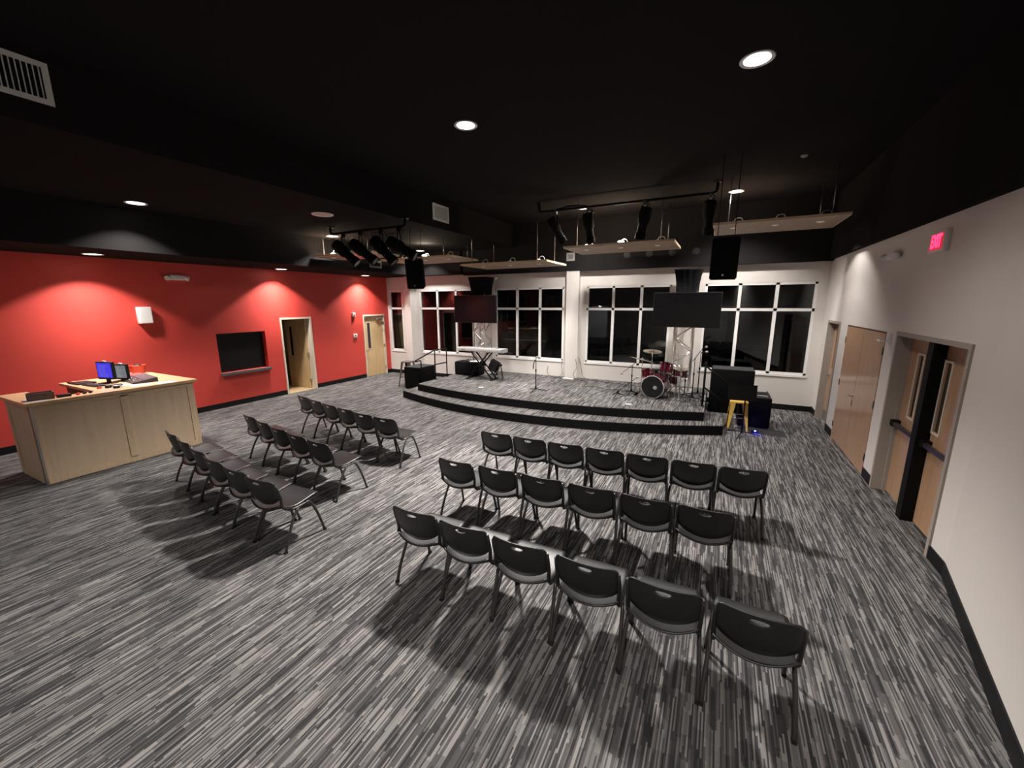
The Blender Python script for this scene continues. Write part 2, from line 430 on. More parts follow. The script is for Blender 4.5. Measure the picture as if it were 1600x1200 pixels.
bm = NB()
for z in (.25, 1.05, 1.85): box(bm, (XL-.035, LD2[1]-.01, z-.05), (XL+.022, LD2[1]+.01, z+.05))
obj('hinge', bm, STEEL, leaf)
B('backing_2', (XL-.199, LD2[0], 0), (XL-.15, LD2[1], 2.11), BPLAST, fr)
# door 3: far end of the right wall
fr = struct(obj('door_3', frame_mesh(XR-.02, XR+.16, RD1[0], RD1[1], 2.11, .05), GREIGE))
bm = NB()
for a0, a1, z0, z1 in cells(RD1[0], RD1[1], .01, 2.105, [(RD1[1]-.32, RD1[1]-.18, 1.15, 1.93)]): box(bm, (XR+.11, a0, z0), (XR+.155, a1, z1))
leaf = obj('door_leaf', bm, BIRCH, fr)
B('lite', (XR+.13, RD1[1]-.32, 1.15), (XR+.14, RD1[1]-.18, 1.93), DARKGLASS, leaf)
B('kick_plate', (XR+.106, RD1[0]+.03, .03), (XR+.11, RD1[1]-.03, .24), STEEL, leaf)
lever(leaf, (XR+.11, RD1[1]-.07, 1.0), -1, -1)
B('backing', (XR+.16, RD1[0]-.05, 0), (XR+.2, RD1[1]+.05, 2.16), BPLAST, fr)
# door 4: flush closet double door
fr = struct(obj('door_4', frame_mesh(XR+.03, XR+.2, CLO[0]+.02, CLO[1]-.02, 2.11, .02), GREIGE))
mid = (CLO[0]+CLO[1])/2
for k, (a, b) in enumerate(((CLO[0]+.02, mid-.004), (mid+.004, CLO[1]-.02))):
    leaf = B('door_leaf', (XR-.004, a, .012), (XR+.04, b, 2.105), BIRCH, fr)
    yh = a if k == 0 else b
    for z in (.28, 1.08, 1.86):
        B('hinge', (XR-.012, yh-.012, z-.055), (XR+.02, yh+.012, z+.055), BRONZE, leaf)
    if k == 1:
        h = lever(leaf, (XR-.004, mid+.06, 1.0), -1, 1)
        B('keyhole_plate', (XR-.012, mid+.035, .84), (XR-.004, mid+.075, .92), STEEL, leaf)
# door 5: recessed exit double door
fr = struct(obj('door_5', frame_mesh(XR-.02, XR+.28, EXI[0], EXI[1], 2.11, .05), GREIGE))
mm = (EXI[0]+EXI[1])/2
B('mullion', (XR+.02, mm-.07, 0), (XR+.22, mm+.06, 2.11), METALB, fr)
bm = NB(); box(bm, (XR+.10, EXI[0], 0), (XR+.14, EXI[0]+.02, 2.11)); box(bm, (XR+.10, EXI[1]-.02, 0), (XR+.14, EXI[1], 2.11)); box(bm, (XR+.10, EXI[0], 2.09), (XR+.14, EXI[1], 2.11)); obj('stop', bm, GREIGE, fr)
for k, (a, b) in enumerate(((EXI[0]+.004, mm-.052), (mm+.052, EXI[1]-.004))):
    la = (b-.18, b-.04) if k == 0 else (a+.40, a+.54)
    bm = NB()
    for a0, a1, z0, z1 in cells(a, b, .012, 2.105, [(*la, 1.12, 1.90)]): box(bm, (XR+.14, a0, z0), (XR+.185, a1, z1))
    leaf = obj('door_leaf', bm, BIRCH, fr)
    B('lite', (XR+.158, la[0], 1.12), (XR+.166, la[1], 1.90), DARKGLASS, leaf)
    bm = NB()
    for a0, a1, z0, z1 in cells(la[0]-.025, la[1]+.025, 1.095, 1.925, [(*la, 1.12, 1.90)]): box(bm, (XR+.132, a0, z0), (XR+.14, a1, z1))
    obj('lite_frame', bm, CREAM, leaf)
    pb = B('panic_bar', (XR+.06, a+.05, .945), (XR+.10, b-.05, .995), BRONZE, leaf, bev=.006)
    bm = NB(); box(bm, (XR+.055, a+.03, .935), (XR+.14, a+.08, 1.005)); box(bm, (XR+.055, b-.10, .93), (XR+.14, b-.02, 1.01)); obj('bar_end', bm, METALB, pb)
B('backing', (XR+.285, EXI[0]-.05, 0), (XR+.33, EXI[1]+.05, 2.16), BPLAST, fr)

# recess in the red wall
bm = NB(); box(bm, (XL-.16, REC[0]+.001, REC[2]+.001), (XL-.13, REC[1]-.001, REC[3]-.001)); o = obj('serving_hatch_shutter', bm, BPLAST)
tag(o, 'black shutter closing the serving hatch in the red wall', 'shutter')
bm = NB()
for k in range(24):
    z = REC[2] + (REC[3]-REC[2])*(k+.5)/24
    box(bm, (XL-.13, REC[0], z-.016), (XL-.126, REC[1], z+.016))
obj('slats', bm, BPLAST, o)
B('ledge', (XL+.001, REC[0]-.02, REC[2]-.07), (XL+.085, REC[1]+.03, REC[2]), mat('grey_stone_ledge', (.10, .09, .095), .5), o, bev=.006)

# ---------------------------------------------------------------- ceiling lamps
def spot(parent, loc, power, name='bulb_light', cone=CONE, blend=.16, rad=.11, col=WARM, rot=None, taper=2.6):
    d = bpy.data.lights.new(name, 'SPOT'); d.energy = power; d.spot_size = cone; d.spot_blend = blend; d.shadow_soft_size = rad; d.color = col
    # reflector lamp: the beam weakens away from its axis
    d.use_nodes = True; nt = d.node_tree; em = nt.nodes['Emission']
    tc = nt.nodes.new('ShaderNodeTexCoord'); nz = nt.nodes.new('ShaderNodeVectorMath'); nz.operation = 'NORMALIZE'
    sp = nt.nodes.new('ShaderNodeSeparateXYZ'); ab = nt.nodes.new('ShaderNodeMath'); ab.operation = 'ABSOLUTE'; pw = nt.nodes.new('ShaderNodeMath'); pw.operation = 'POWER'; pw.inputs[1].default_value = taper
    nt.links.new(tc.outputs['Normal'], nz.inputs[0]); nt.links.new(nz.outputs[0], sp.inputs[0]); nt.links.new(sp.outputs['Z'], ab.inputs[0]); nt.links.new(ab.outputs[0], pw.inputs[0]); nt.links.new(pw.outputs[0], em.inputs['Strength'])
    o = bpy.data.objects.new(name, d); C.objects.link(o); o.parent = parent; o.location = loc
    if rot is not None: o.rotation_euler = rot
    return o
def downlight(loc, label, power, lit=True, r=.115, cone=CONE, blend=.16, taper=2.6):
    t = thing('recessed_downlight', label, 'ceiling light', loc, 0, None)
    LA('trim_ring', [(r, -.004), (r+.03, -.010), (r+.035, -.004), (r+.035, 0), (r, 0)], WPLAST, t, 32)
    LA('lens', [(0, -.006), (r, -.004), (r, 0), (0, 0)], LAMPE if lit else LENSOFF, t, 32)
    if lit: spot(t, (0, 0, -.03), power, cone=cone, blend=blend, taper=taper, rad=.20 if taper < 2 else .11)
    return t
downlight((.10, 4.90, ZC), 'lit round downlight in the high black ceiling, nearest the camera', 340, cone=R(116), blend=.7, taper=.8)
downlight((-.05, -1.0, ZC), 'lit round downlight above and behind the camera', 1150, cone=R(112), blend=.6, taper=.8)
downlight((-3.12, -1.0, ZC), 'lit round downlight behind the camera towards the sound desk', 400, cone=R(120), blend=.6, taper=.8)
downlight((-3.12, 4.85, ZC), 'lit round downlight in the high black ceiling above the chair aisle', 3900, cone=R(124), blend=.5, taper=.6)
downlight((.07, 10.10, ZC), 'lit round downlight over the stage beside the end of the lighting pipe', 1000, cone=R(120), blend=.5, taper=2.5)
downlight((-3.20, 10.05, ZC), 'lit round downlight over the stage showing just under the long pipe', 900, cone=R(136), blend=.5, taper=2.5)
downlight((-8.57, 3.47, ZM), 'lit round downlight in the middle ceiling in front of the sound desk', P_MID*.72)
downlight((-8.59, 7.26, ZM), 'lit round downlight beside the short lighting pipe near the red wall', P_MID)
downlight((-8.57, 10.50, ZM), 'lit round downlight half hidden behind the hanging panels above the far left corner', P_MID*.6)
downlight((-8.57, -.40, ZM), 'lit round downlight in the middle ceiling behind the camera', 120)
downlight((-10.22, 3.37, ZS), 'lit downlight close to the red wall above the computer monitors', P_WALL)
downlight((-10.44, 7.10, ZS), 'lit downlight close to the red wall above the open door', P_WALL)
downlight((-10.50, 10.04, ZS), 'lit downlight close to the red wall above the far closed door', P_WALL)
t = thing('ceiling_speaker', 'unlit white round ceiling speaker between two downlights', 'ceiling speaker', (-6.67, 5.46, ZM))
LA('rim', [(.15, -.004), (.18, -.012), (.19, -.002), (.19, 0), (.15, 0)], WPLAST, t, 32)
LA('grille', [(0, -.012), (.08, -.010), (.15, -.004), (.15, 0), (0, 0)], LENSOFF, t, 32)
# lobby lamp behind the camera
t = thing('lobby_lamp', 'lit round lamp on the lobby ceiling behind the camera', 'ceiling light', (-7.4, YR-1.4, 2.6))
LA('lens', [(0, -.03), (.2, -.02), (.22, 0), (0, 0)], LAMPE, t, 24)
ld = bpy.data.lights.new('bulb_light', 'POINT'); ld.energy = 90; ld.shadow_soft_size = .15; ld.color = (.85, .92, 1)
lo = bpy.data.objects.new('bulb_light', ld); C.objects.link(lo); lo.parent = t; lo.location = (0, 0, -.2)

# ---------------------------------------------------------------- vents, sensors, small wall things
def vent(name, label, M, wd, ht, nslat, m=WPLAST, vertical=True, back=None):
    t = thing(name, label, 'vent'); t.matrix_world = M      # local: x right, y up, z out
    bm = NB(); e = .045
    for a0, a1, z0, z1 in cells(-wd/2, wd/2, -ht/2, ht/2, [(-wd/2+e, wd/2-e, -ht/2+e, ht/2-e)]): box(bm, (a0, z0, 0), (a1, z1, .012))
    obj('vent_frame', bm, m, t)
    bm = NB(); box(bm, (-wd/2+e, -ht/2+e, .001), (wd/2-e, ht/2-e, .003)); obj('backing', bm, BPLAST, t)
    bm = NB()
    for k in range(nslat):
        if vertical:
            x = -wd/2+e + (wd-2*e)*(k+.5)/nslat; box(bm, (x-.004, -ht/2+e, .003), (x+.004, ht/2-e, .011))
        else:
            y = -ht/2+e + (ht-2*e)*(k+.5)/nslat; box(bm, (-wd/2+e, y-.004, .003), (wd/2-e, y+.004, .011))
    obj('slats', bm, back or m, t)
    return t
def onx(x, y, z, s):   # surface facing +x (s=1) or -x
    return Matrix(((0, 0, s, x), (s, 0, 0, y), (0, 1, 0, z), (0, 0, 0, 1)))
def ony(x, y, z):      # facing -y
    return Matrix(((1, 0, 0, x), (0, 0, -1, y), (0, 1, 0, z), (0, 0, 0, 1)))
vent('air_vent', 'white slatted air vent high on the black bulkhead, cut by the picture edge', onx(XB, 1.50, 4.515, 1), .62, .35, 15)
vent('air_vent', 'white slatted air vent on the black bulkhead near the stage', onx(XB, 7.70, 4.47, 1), .58, .34, 22, back=FRAMEW)
vent('air_vent', 'dark grey air vent low on the soffit above the far red wall', onx(XF, 9.12, 3.66, 1), .46, .20, 8, m=GPLAST, back=BPLAST)
vent('air_vent', 'small pale air vent on the black soffit behind the third hanging panel', ony(-3.86, YB-.14, 3.79), .24, .22, 8, m=GPLAST, back=GPLAST)
for k, x in enumerate((-2.32, -1.76, -1.21, -.66)):  # row of shallow grey discs on the black soffit face
    o = LA('soffit_disc', [(0, .012), (.05, .010), (.085, 0), (0, 0)], mat('charcoal_disc', (.022, .022, .023), .7) if k == 0 else bpy.data.materials['charcoal_disc'], None, 20, ony(x, YB-.14, 3.76))
    tag(o, 'dark grey round disc on the black soffit above the stage windows', 'cap', 'round discs on the soffit')
def emergency_light(M, label, s=1):
    t = thing('emergency_light', label, 'emergency light'); t.matrix_world = M
    B('housing', (-.14, -.055, 0), (.14, .055, .07), WPLAST, t, bev=.02)
    for x in (-.15, .15):
        h = LA('lamp_head', [(0, 0), (.045, 0), (.055, .07), (.045, .08), (0, .08)], WPLAST, t, 20, aim((x*1.0, -.05, .12), (x, 0, .03)))
        LA('lens', [(0, .081), (.044, .081), (.044, .083), (0, .083)], mat('clear_lens', (.8, .8, .78), .1) if 'clear_lens' not in bpy.data.materials else bpy.data.materials['clear_lens'], h, 20, aim((x*1.0, -.05, .12), (x, 0, .03)))
    return t
emergency_light(onx(XL, 4.89, 3.12, 1), 'white twin-headed emergency light high on the red wall')
emergency_light(onx(XR, 7.56, 3.16, -1), 'twin-headed emergency light on the pale wall above the closet doors')
t = thing('wall_speaker', 'white wall speaker on the red wall above the sound desk', 'speaker')
B('cabinet', (XL, 4.07, 2.15), (XL+.14, 4.29, 2.49), WPLAST, t, bev=.012); B('grille', (XL+.14, 4.085, 2.165), (XL+.146, 4.275, 2.475), WPLAST, t)
t = thing('fire_alarm', 'small white fire alarm strobe above the thermostat on red wall', 'alarm')
B('housing', (XL, 9.68, 2.11), (XL+.05, 9.79, 2.24), WPLAST, t, bev=.008); B('strobe', (XL+.05, 9.71, 2.15), (XL+.065, 9.76, 2.20), REDPL, t)
t = thing('thermostat', 'white square thermostat between the open and closed doors', 'thermostat')
B('housing', (XL, 9.67, 1.42), (XL+.03, 9.82, 1.54), WPLAST, t, bev=.006); B('display', (XL+.03, 9.72, 1.46), (XL+.032, 9.77, 1.51), BPLAST, t)
t = thing('door_chime', 'small white sensor beside the exit doors on the pale wall', 'sensor')
B('housing', (XR-.035, 7.18, 1.98), (XR, 7.26, 2.12), WPLAST, t, bev=.006); T('sensor_arm', [(XR-.035, 7.22, 2.02), (XR-.10, 7.25, 2.0), (XR-.11, 7.30, 2.02)], .012, WPLAST, t)
# exit sign
t = thing('exit_sign', 'illuminated red EXIT sign on the pale wall above the exit doors', 'exit sign'); t.matrix_world = onx(XR, 6.24, 3.18, -1)
B('housing', (-.19, -.115, 0), (.19, .115, .045), WPLAST, t, bev=.01)
cu = bpy.data.curves.new('exit_letters', 'FONT'); cu.body = 'EXIT'; cu.size = .19; cu.align_x = 'CENTER'; cu.align_y = 'CENTER'; cu.extrude = .002; cu.offset = .006
to = bpy.data.objects.new('tmp', cu); C.objects.link(to)
dg = bpy.context.evaluated_depsgraph_get(); me = bpy.data.meshes.new_from_object(to.evaluated_get(dg)); bpy.data.objects.remove(to)
me.materials.clear(); me.materials.append(mat('lit_exit_letters', (.6, .02, .04), .5, emit=(1, .03, .10), es=3.5))
lt = bpy.data.objects.new('exit_letters', me); C.objects.link(lt); lt.parent = t; lt.location = (0, 0, .05); lt.scale = (.62, 1.0, 1)
B('sign_face', (-.15, -.085, .045), (.15, .085, .0475), mat('lit_sign_face', (.5, .05, .06), .5, emit=(1, .02, .06), es=.45), t)
# wall outlets and stage sockets
def outlet(M, label):
    t = thing('wall_outlet', label, 'outlet'); t.matrix_world = M
    B('cover', (-.035, -.057, 0), (.035, .057, .006), WPLAST, t); B('socket', (-.017, .008, .006), (.017, .04, .008), GPLAST, t); B('socket', (-.017, -.04, .006), (.017, -.008, .008), GPLAST, t)
outlet(ony(-4.55, YB, .62), 'white outlet on the pale wall below the third window')
outlet(ony(-6.95, YB, .60), 'white outlet on the pale wall behind the keyboard stand')

# ---------------------------------------------------------------- stage
def arc(xa, ya, xb, yb, sag, n=40):
    out = []
    for k in range(n+1):
        t = k/n; u = 2*t-1
        x = xa + (xb-xa)*t; y = ya + (yb-ya)*t - sag*(1-u*u)
        out.append((x, y))
    return out
low = arc(-7.62, 8.34, .23, 8.55, .86); upr = arc(-7.27, 8.55, -.13, 8.75, .56)
stage = struct(PR('stage', upr + [(-.13, YB), (-7.27, YB)], .19, .36, STAGEBLK)); stage['label'] = 'curved two-step stage with grey striped carpet and black risers'
PR('stage_carpet', [(x, y+.03) for x, y in upr] + [(-.15, YB), (-7.25, YB)], .36, .366, CARPET, stage)
s2 = PR('lower_step', low + [(.23, 9.6), (-7.62, 9.6)], 0, .18, STAGEBLK, stage)
PR('step_carpet', [(x+.0, y+.03) for x, y in low] + [(.21, 9.58), (-7.60, 9.58)], .18, .186, CARPET, s2)
PR('stage_core', upr + [(-.13, YB), (-7.27, YB)], 0, .19, STAGEBLK, stage)
ZG = .366
# paper scraps on the stage
for (x, y, lb) in ((-5.45, 8.9, 'white slip of paper on the stage near the keyboard'), (-1.62, 8.78, 'white slip of paper on the stage in front of the bass drum')):
    o = B('paper_slip', (-.06, -.035, 0), (.06, .035, .003), PAPER); o.location = (x, y, ZG); o.rotation_euler = (0, 0, .4); tag(o, lb, 'paper')

# ---------------------------------------------------------------- stacking chairs
def make_chair():
    t = thing('stacking_chair', 'x', 'chair')
    # backrest panel with an oval grip hole; u across (-1..1), z height
    def surf(x, z):
        k = (.80-z)/.30
        y = .0 + .085*k + .02*(k-.5)**2 - .050*(1-(x/.225)**2)*(.75+.25*k) + .045
        return y
    n = 56; outer = []
    W = .225
    def outline():
        pts = []
        # top edge, rounded top corners, sides, curved bottom
        top, rc = .800, .045
        for k in range(13): pts.append((-(W-rc) + 2*(W-rc)*k/12, top - .006*(1-abs(-1+2*k/12))*0))
        for k in range(1, 6): a = PI/2*(1-k/6); pts.append((W-rc+rc*math.cos(a), top-rc+rc*math.sin(a)))
        for k in range(0, 4): pts.append((W, top-rc-(top-rc-.60)*k/3))
        for k in range(1, 20):
            u = 1-2*k/20
            pts.append((W*u, .60-.098*(1-u*u)**.8))
        for k in range(3, -1, -1): pts.append((-W, top-rc-(top-rc-.60)*k/3))
        for k in range(5, 0, -1): a = PI/2*(1-k/6); pts.append((-(W-rc)-rc*math.cos(a), top-rc+rc*math.sin(a)))
        return pts
    po = outline(); c = (0, .757)
    bm = NB(); rings = []
    NR = 7
    for r in range(NR+1):
        ring = []
        for (x, z) in po:
            a = math.atan2((z-c[1])/.016, (x-c[0])/.052)
            hx, hz = c[0]+.052*math.cos(a), c[1]+.016*math.sin(a)
            f = (r/NR)**1.2
            X, Z = hx+(x-hx)*f, hz+(z-hz)*f
            ring.append(bm.verts.new((X, surf(X, Z), Z)))
        rings.append(ring)
    for a, b in zip(rings, rings[1:]):
        m = len(a)
        for k in range(m): bm.faces.new((a[k], a[(k+1) % m], b[(k+1) % m], b[k]))
    back = obj('backrest', bm, SHELL, t, smooth=True)
    md = back.modifiers.new('thickness', 'SOLIDIFY'); md.thickness = .010; md.offset = 0
    # side brackets running from the backrest down to the seat
    for s in (-1, 1):
        bm = NB(); tube(bm, [(s*W, surf(W, .765)+.002, .765), (s*(W+.001), surf(W, .68)+.004, .68), (s*W, surf(W, .60)+.004, .60), (s*(W-.004), .112, .50), (s*(W-.006), .15, .455), (s*(W-.008), .22, .435)], [.011, .014, .015, .016, .015, .012]*1, 8)
        obj('side_bracket', bm, SHELL, t)
    # seat pan
    nu, nv = 14, 16; g = []
    bm = NB()
    prof = [(.095, .488), (.101, .478), (.112, .467), (.130, .457), (.16, .448), (.20, .442), (.24, .439), (.28, .439), (.34, .444), (.40, .452), (.45, .460), (.49, .465), (.53, .466), (.56, .460), (.578, .444)]
    for (y, z) in prof:
        row = []
        for i in range(nu+1):
            u = -1+2*i/nu
            hw = .222
            if y > .50: hw = .222 - .035*((y-.50)/.078)**2
            k = max(0, min(1, (.26-y)/.165))
            dy = -.066*(1-u*u)*k if y < .26 else (.012*(1-u*u) if y > .45 else 0)
            dz = .010*u*u + .035*u*u*k
            row.append(bm.verts.new((hw*u, y+dy, z+dz)))
        g.append(row)
    for a, b in zip(g, g[1:]):
        for i in range(nu): bm.faces.new((a[i], a[i+1], b[i+1], b[i]))
    seat = obj('seat', bm, SHELL, t, smooth=True)
    md = seat.modifiers.new('thickness', 'SOLIDIFY'); md.thickness = .012; md.offset = -1
    # frame under the seat and the four bowed legs
    bm = NB()
    for s in (-1, 1):
        tube(bm, [(s*.215, .17, .432), (s*.222, .25, .418), (s*.222, .36, .420), (s*.216, .425, .422)], .0115, 8, 3)
    tube(bm, [(-.215, .24, .418), (.215, .24, .418)], .010, 8)
    tube(bm, [(-.216, .40, .420), (.216, .40, .420)], .010, 8)
    obj('seat_frame', bm, LEGM, t)
    for s in (-1, 1):
        leg = T('leg', [(s*.222, .30, .412), (s*.232, .235, .36), (s*.242, .155, .22), (s*.248, .105, .10), (s*.250, .075, .012)], .0145, LEGM, t, 10, 4)
        B('foot_cap', (s*.250-.014, .058, 0), (s*.250+.014, .088, .022), RUBBER, leg)
        leg = T('leg', [(s*.216, .39, .420), (s*.220, .435, .405), (s*.230, .49, .29), (s*.240, .535, .14), (s*.246, .565, .012)], .0145, LEGM, t, 10, 4)
        B('foot_cap', (s*.246-.014, .553, 0), (s*.246+.014, .583, .022), RUBBER, leg)
    bm = NB()
    for s in (-1, 1): lathe(bm, [(0, 0), (.013, 0), (.012, .012), (0, .014)], 12, aim((s, -.2, .3), (s*.226, .27, .405)))
    obj('pivot_bolt', bm, CHROME, t)
    return t
chair0 = make_chair(); used = [False]
def chair(x, y, deg, label, group):
    if not used[0]:
        used[0] = True; chair0.location = (x, y, 0); chair0.rotation_euler = (0, 0, R(deg)); chair0['label'] = label; chair0['group'] = group; return chair0
    return dup(chair0, (x, y, 0), R(deg), label, group)
ordn = ['first', 'second', 'third', 'fourth', 'fifth', 'sixth', 'seventh']
rows = {
 'front row of the right block': ([(-2.62, 4.61), (-2.12, 4.61), (-1.62, 4.62), (-1.12, 4.64), (-.62, 4.66), (-.12, 4.69), (.37, 4.72)], [2, 2, 3, 3, 4, 4, 5]),
 'middle row of the right block': ([(-2.55, 3.53), (-2.02, 3.55), (-1.50, 3.56), (-.98, 3.57), (-.47, 3.57), (.03, 3.59)], [0, 1, 1, 2, 0, 0]),
 'back row of the right block': ([(-2.22, 2.44), (-1.71, 2.43), (-1.20, 2.42), (-.68, 2.42), (-.17, 2.41), (.35, 2.41)], [2, 2, 1, 1, 1, -1]),
}
for nm, (pts, angs) in rows.items():
    for i, ((x, y), a) in enumerate(zip(pts, angs)):
        last = i == len(pts)-1
        lab = f'black plastic stacking chair, {"last" if last else ordn[i]} from the left in the {nm}'
        chair(x, y-.02, a, lab, 'stacking chairs, ' + nm)
lrows = {
 'front row of the left block': ([(-7.25, 4.95), (-6.76, 4.84), (-6.26, 4.73), (-5.76, 4.63), (-5.25, 4.53), (-4.74, 4.47)], [-11, -11, -10, -7, -4, 1]),
 'middle row of the left block': ([(-6.80, 3.66), (-6.27, 3.54), (-5.75, 3.43), (-5.24, 3.35), (-4.72, 3.28)], [-10, -9, -6, -6, -4]),
 'back row of the left block': ([(-6.87, 2.64), (-6.35, 2.54), (-5.82, 2.44), (-5.30, 2.34), (-4.76, 2.27), (-4.26, 2.22)], [-9, -8, -7, -5, -1, 3]),
}
for nm, (pts, angs) in lrows.items():
    for i, ((x, y), a) in enumerate(zip(pts, angs)):
        a_ = R(a); last = i == len(pts)-1
        lab = f'black plastic stacking chair, {"last" if last else ordn[i]} from the left in the {nm}'
        chair(x + .20*math.cos(a_), y + .20*math.sin(a_) - .02, a, lab, 'stacking chairs, ' + nm)

# ---------------------------------------------------------------- sound desk
DX, DY0, DY1, DZ = -8.43, 1.80, 3.79, 1.20
desk = thing('sound_desk', 'birch plywood sound desk with panelled front standing by the red wall', 'desk', (0, 0, 0))
th = .06
B('front_panel', (DX-th, DY0, 0), (DX-.02, DY1, DZ-.03), PLY, desk)
B('side_panel', (-9.46, DY0+.02, 0), (DX-th, DY0+th, DZ-.03), PLY, desk)
B('side_panel', (-10.30, DY1-th, 0), (DX-th, DY1, DZ-.03), PLY, desk)
def pine_strips(name, strips, parent):
    bm = NB()
    for a, b in strips: box(bm, a, b)
    return obj(name, bm, PINE, parent)
xm = DX-.02
ymid = (DY0+DY1)/2+.02
pine_strips('front_trim', [((xm, DY0, 0), (xm+.018, DY0+.11, DZ-.03)), ((xm, DY1-.10, 0), (xm+.018, DY1, DZ-.03)), ((xm, ymid-.05, .08), (xm+.018, ymid+.05, DZ-.08)),
    ((xm, DY0+.11, 0), (xm+.018, DY1-.10, .09)), ((xm, DY0+.11, DZ-.10), (xm+.018, DY1-.10, DZ-.03))], desk)
bm = NB()
box(bm, (xm+.018, DY0+.0, DZ-.055), (xm+.03, DY1, DZ-.03)); obj('cove_moulding', bm, PINE, desk)
pine_strips('side_trim', [((-9.46, DY0, 0), (-9.36, DY0+.02, DZ-.03)), ((DX-.12, DY0, 0), (DX-.02, DY0+.02, DZ-.03)), ((-9.36, DY0, 0), (DX-.12, DY0+.02, .09)), ((-9.36, DY0, DZ-.10), (DX-.12, DY0+.02, DZ-.03))], desk)
B('corner_guard', (DX-.02, DY0-.004, 0), (DX+.003, DY0+.022, DZ-.035), STEEL, desk)
bm = NB()
poly = [(-9.56, DY0-.04), (DX+.05, DY0-.04), (DX+.05, DY1+.05), (-10.36, DY1+.05), (-10.36, 3.50), (-10.12, 3.50), (-10.12, 2.56), (DX-.23, 2.56), (DX-.23, 2.06), (-9.56, 2.06)]
prism(bm, poly, DZ-.03, DZ+.012)
o = obj('worktop', bm, PINETOP, desk)
B('counter_side', (-10.02, 2.62, .02), (DX-.25, 2.66, DZ-.03), mat('dark_plywood_side', (.10, .045, .035), .6), desk)
def on_desk(x, y, z=0): return (x, y, DZ+.012+z)
def monitor(x, y, rz, wd, ht, lift, label, col, es, stripes):
    t = thing('computer_monitor', label, 'monitor', on_desk(x, y), rz)
    B('casing', (-wd/2, -.02, lift), (wd/2, .03, lift+ht), BPLAST, t, bev=.006)
    s = B('screen', (-wd/2+.015, -.0225, lift+.03), (wd/2-.015, -.0205, lift+ht-.018), mat('lit_screen', (.02, .02, .02), .3, emit=col, es=es), t)
    bm = NB()
    random.seed(int(x*100)%97)
    for k in range(stripes):
        z = lift+.05+(ht-.09)*k/stripes; a = -wd/2+.03+random.random()*.03; b = a+ (wd-.12)*random.uniform(.3, .95)
        box(bm, (a, -.0235, z), (min(b, wd/2-.03), -.0228, z+.006))
    obj('screen_lines', bm, mat('lit_screen_lines', (.1, .1, .1), .4, emit=tuple(min(1, c*1.2+.15) for c in col), es=es*.9), s)
    B('stand', (-.03, .0, 0), (.03, .03, lift+.05), BPLAST, t); B('foot', (-.11, -.08, 0), (.11, .09, .012), BPLAST, t, bev=.004)
    B('clip', (-.03, -.02, lift+ht), (.03, .01, lift+ht+.02), PAPER, t)
monitor(-9.34, 2.95, R(16), .34, .30, .07, 'computer monitor with bright blue screen on the sound desk', (.07, .06, 1.0), .75, 9)
monitor(-9.36, 3.16, R(22), .24, .27, .03, 'computer monitor with grey text screen on the sound desk', (.35, .38, .42), .45, 16)
def mixer(x, y, rz, wd, dp, label):
    t = thing('mixing_console', label, 'mixer', on_desk(x, y), rz)
    bm = NB(); prism(bm, [(0, 0), (dp, 0), (dp, .075), (0, .025)], -wd/2, wd/2, Matrix(((0, 0, 1, 0), (1, 0, 0, -dp/2), (0, 1, 0, 0), (0, 0, 0, 1)))); obj('body', bm, mat('dark_mixer_case', (.035, .028, .032), .4), t)
    sl = math.atan2(.05, dp); M = Matrix.Translation((0, -dp/2, .026)) @ Matrix.Rotation(sl, 4, 'X')
    random.seed(3)
    kb = NB(); lathe(kb, [(.011, 0), (.009, .014), (0, .014)], 8); k0 = obj('knob', kb, mat('pink_grey_knobs', (.35, .22, .25), .4), t)
    fb = NB(); box(fb, (-.007, -.009, 0), (.007, .009, .012)); f0 = obj('fader', fb, PAPER, t)
    first = True
    for i in range(12):
        px = -wd/2+.03+(wd-.06)*i/11
        q = f0 if first else f0.copy()
        if not first: C.objects.link(q)
        q.matrix_local = M @ Matrix.Translation((px, random.uniform(.04, .12), 0))
        for r in range(5):
            q = k0 if (first and r == 0) else k0.copy()
            if not (first and r == 0): C.objects.link(q)
            q.matrix_local = M @ Matrix.Translation((px, .19+.035*r-.02, 0))
        first = False
mixer(-9.14, 3.30, R(-8), .74, .34, 'dark mixing console with rows of knobs at the end of the desk')
t = thing('stage_box', 'brown flat audio unit lying behind the mixing console', 'audio unit', on_desk(-9.68, 3.42), R(-4)); B('body', (-.19, -.15, 0), (.19, .15, .05), mat('red_brown_panel', (.22, .06, .05), .4), t, bev=.006); B('front', (-.17, -.13, .05), (.17, .13, .054), mat('red_brown_face', (.30, .09, .08), .35), t)
t = thing('storage_tub', 'small red plastic tub behind the monitors on the sound desk', 'tub', on_desk(-10.18, 3.69), R(60))
bm = NB(); lathe(bm, [(0, 0), (.10, 0), (.125, .15), (.13, .155), (.125, .16), (.115, .15), (.095, .01), (0, .01)], 28); autosmooth(obj('tub_body', bm, REDPL, t)); T('cable_coil', [(.05*math.cos(a), .05*math.sin(a), .16) for a in [k*.5 for k in range(13)]], .012, CABLE, t)
def keyboard(x, y, rz, label):
    t = thing('computer_keyboard', label, 'keyboard', on_desk(x, y), rz); B('case', (-.21, -.07, 0), (.21, .07, .02), BPLAST, t, bev=.004)
    bm = NB()
    for i in range(14):
        for j in range(4): box(bm, (-.195+.028*i, -.055+.028*j, .02), (-.172+.028*i, -.032+.028*j, .027))
    obj('keys', bm, mat('dark_keycaps', (.02, .02, .022), .5), t)
keyboard(-9.26, 2.74, R(5), 'black computer keyboard in front of the blue monitor')
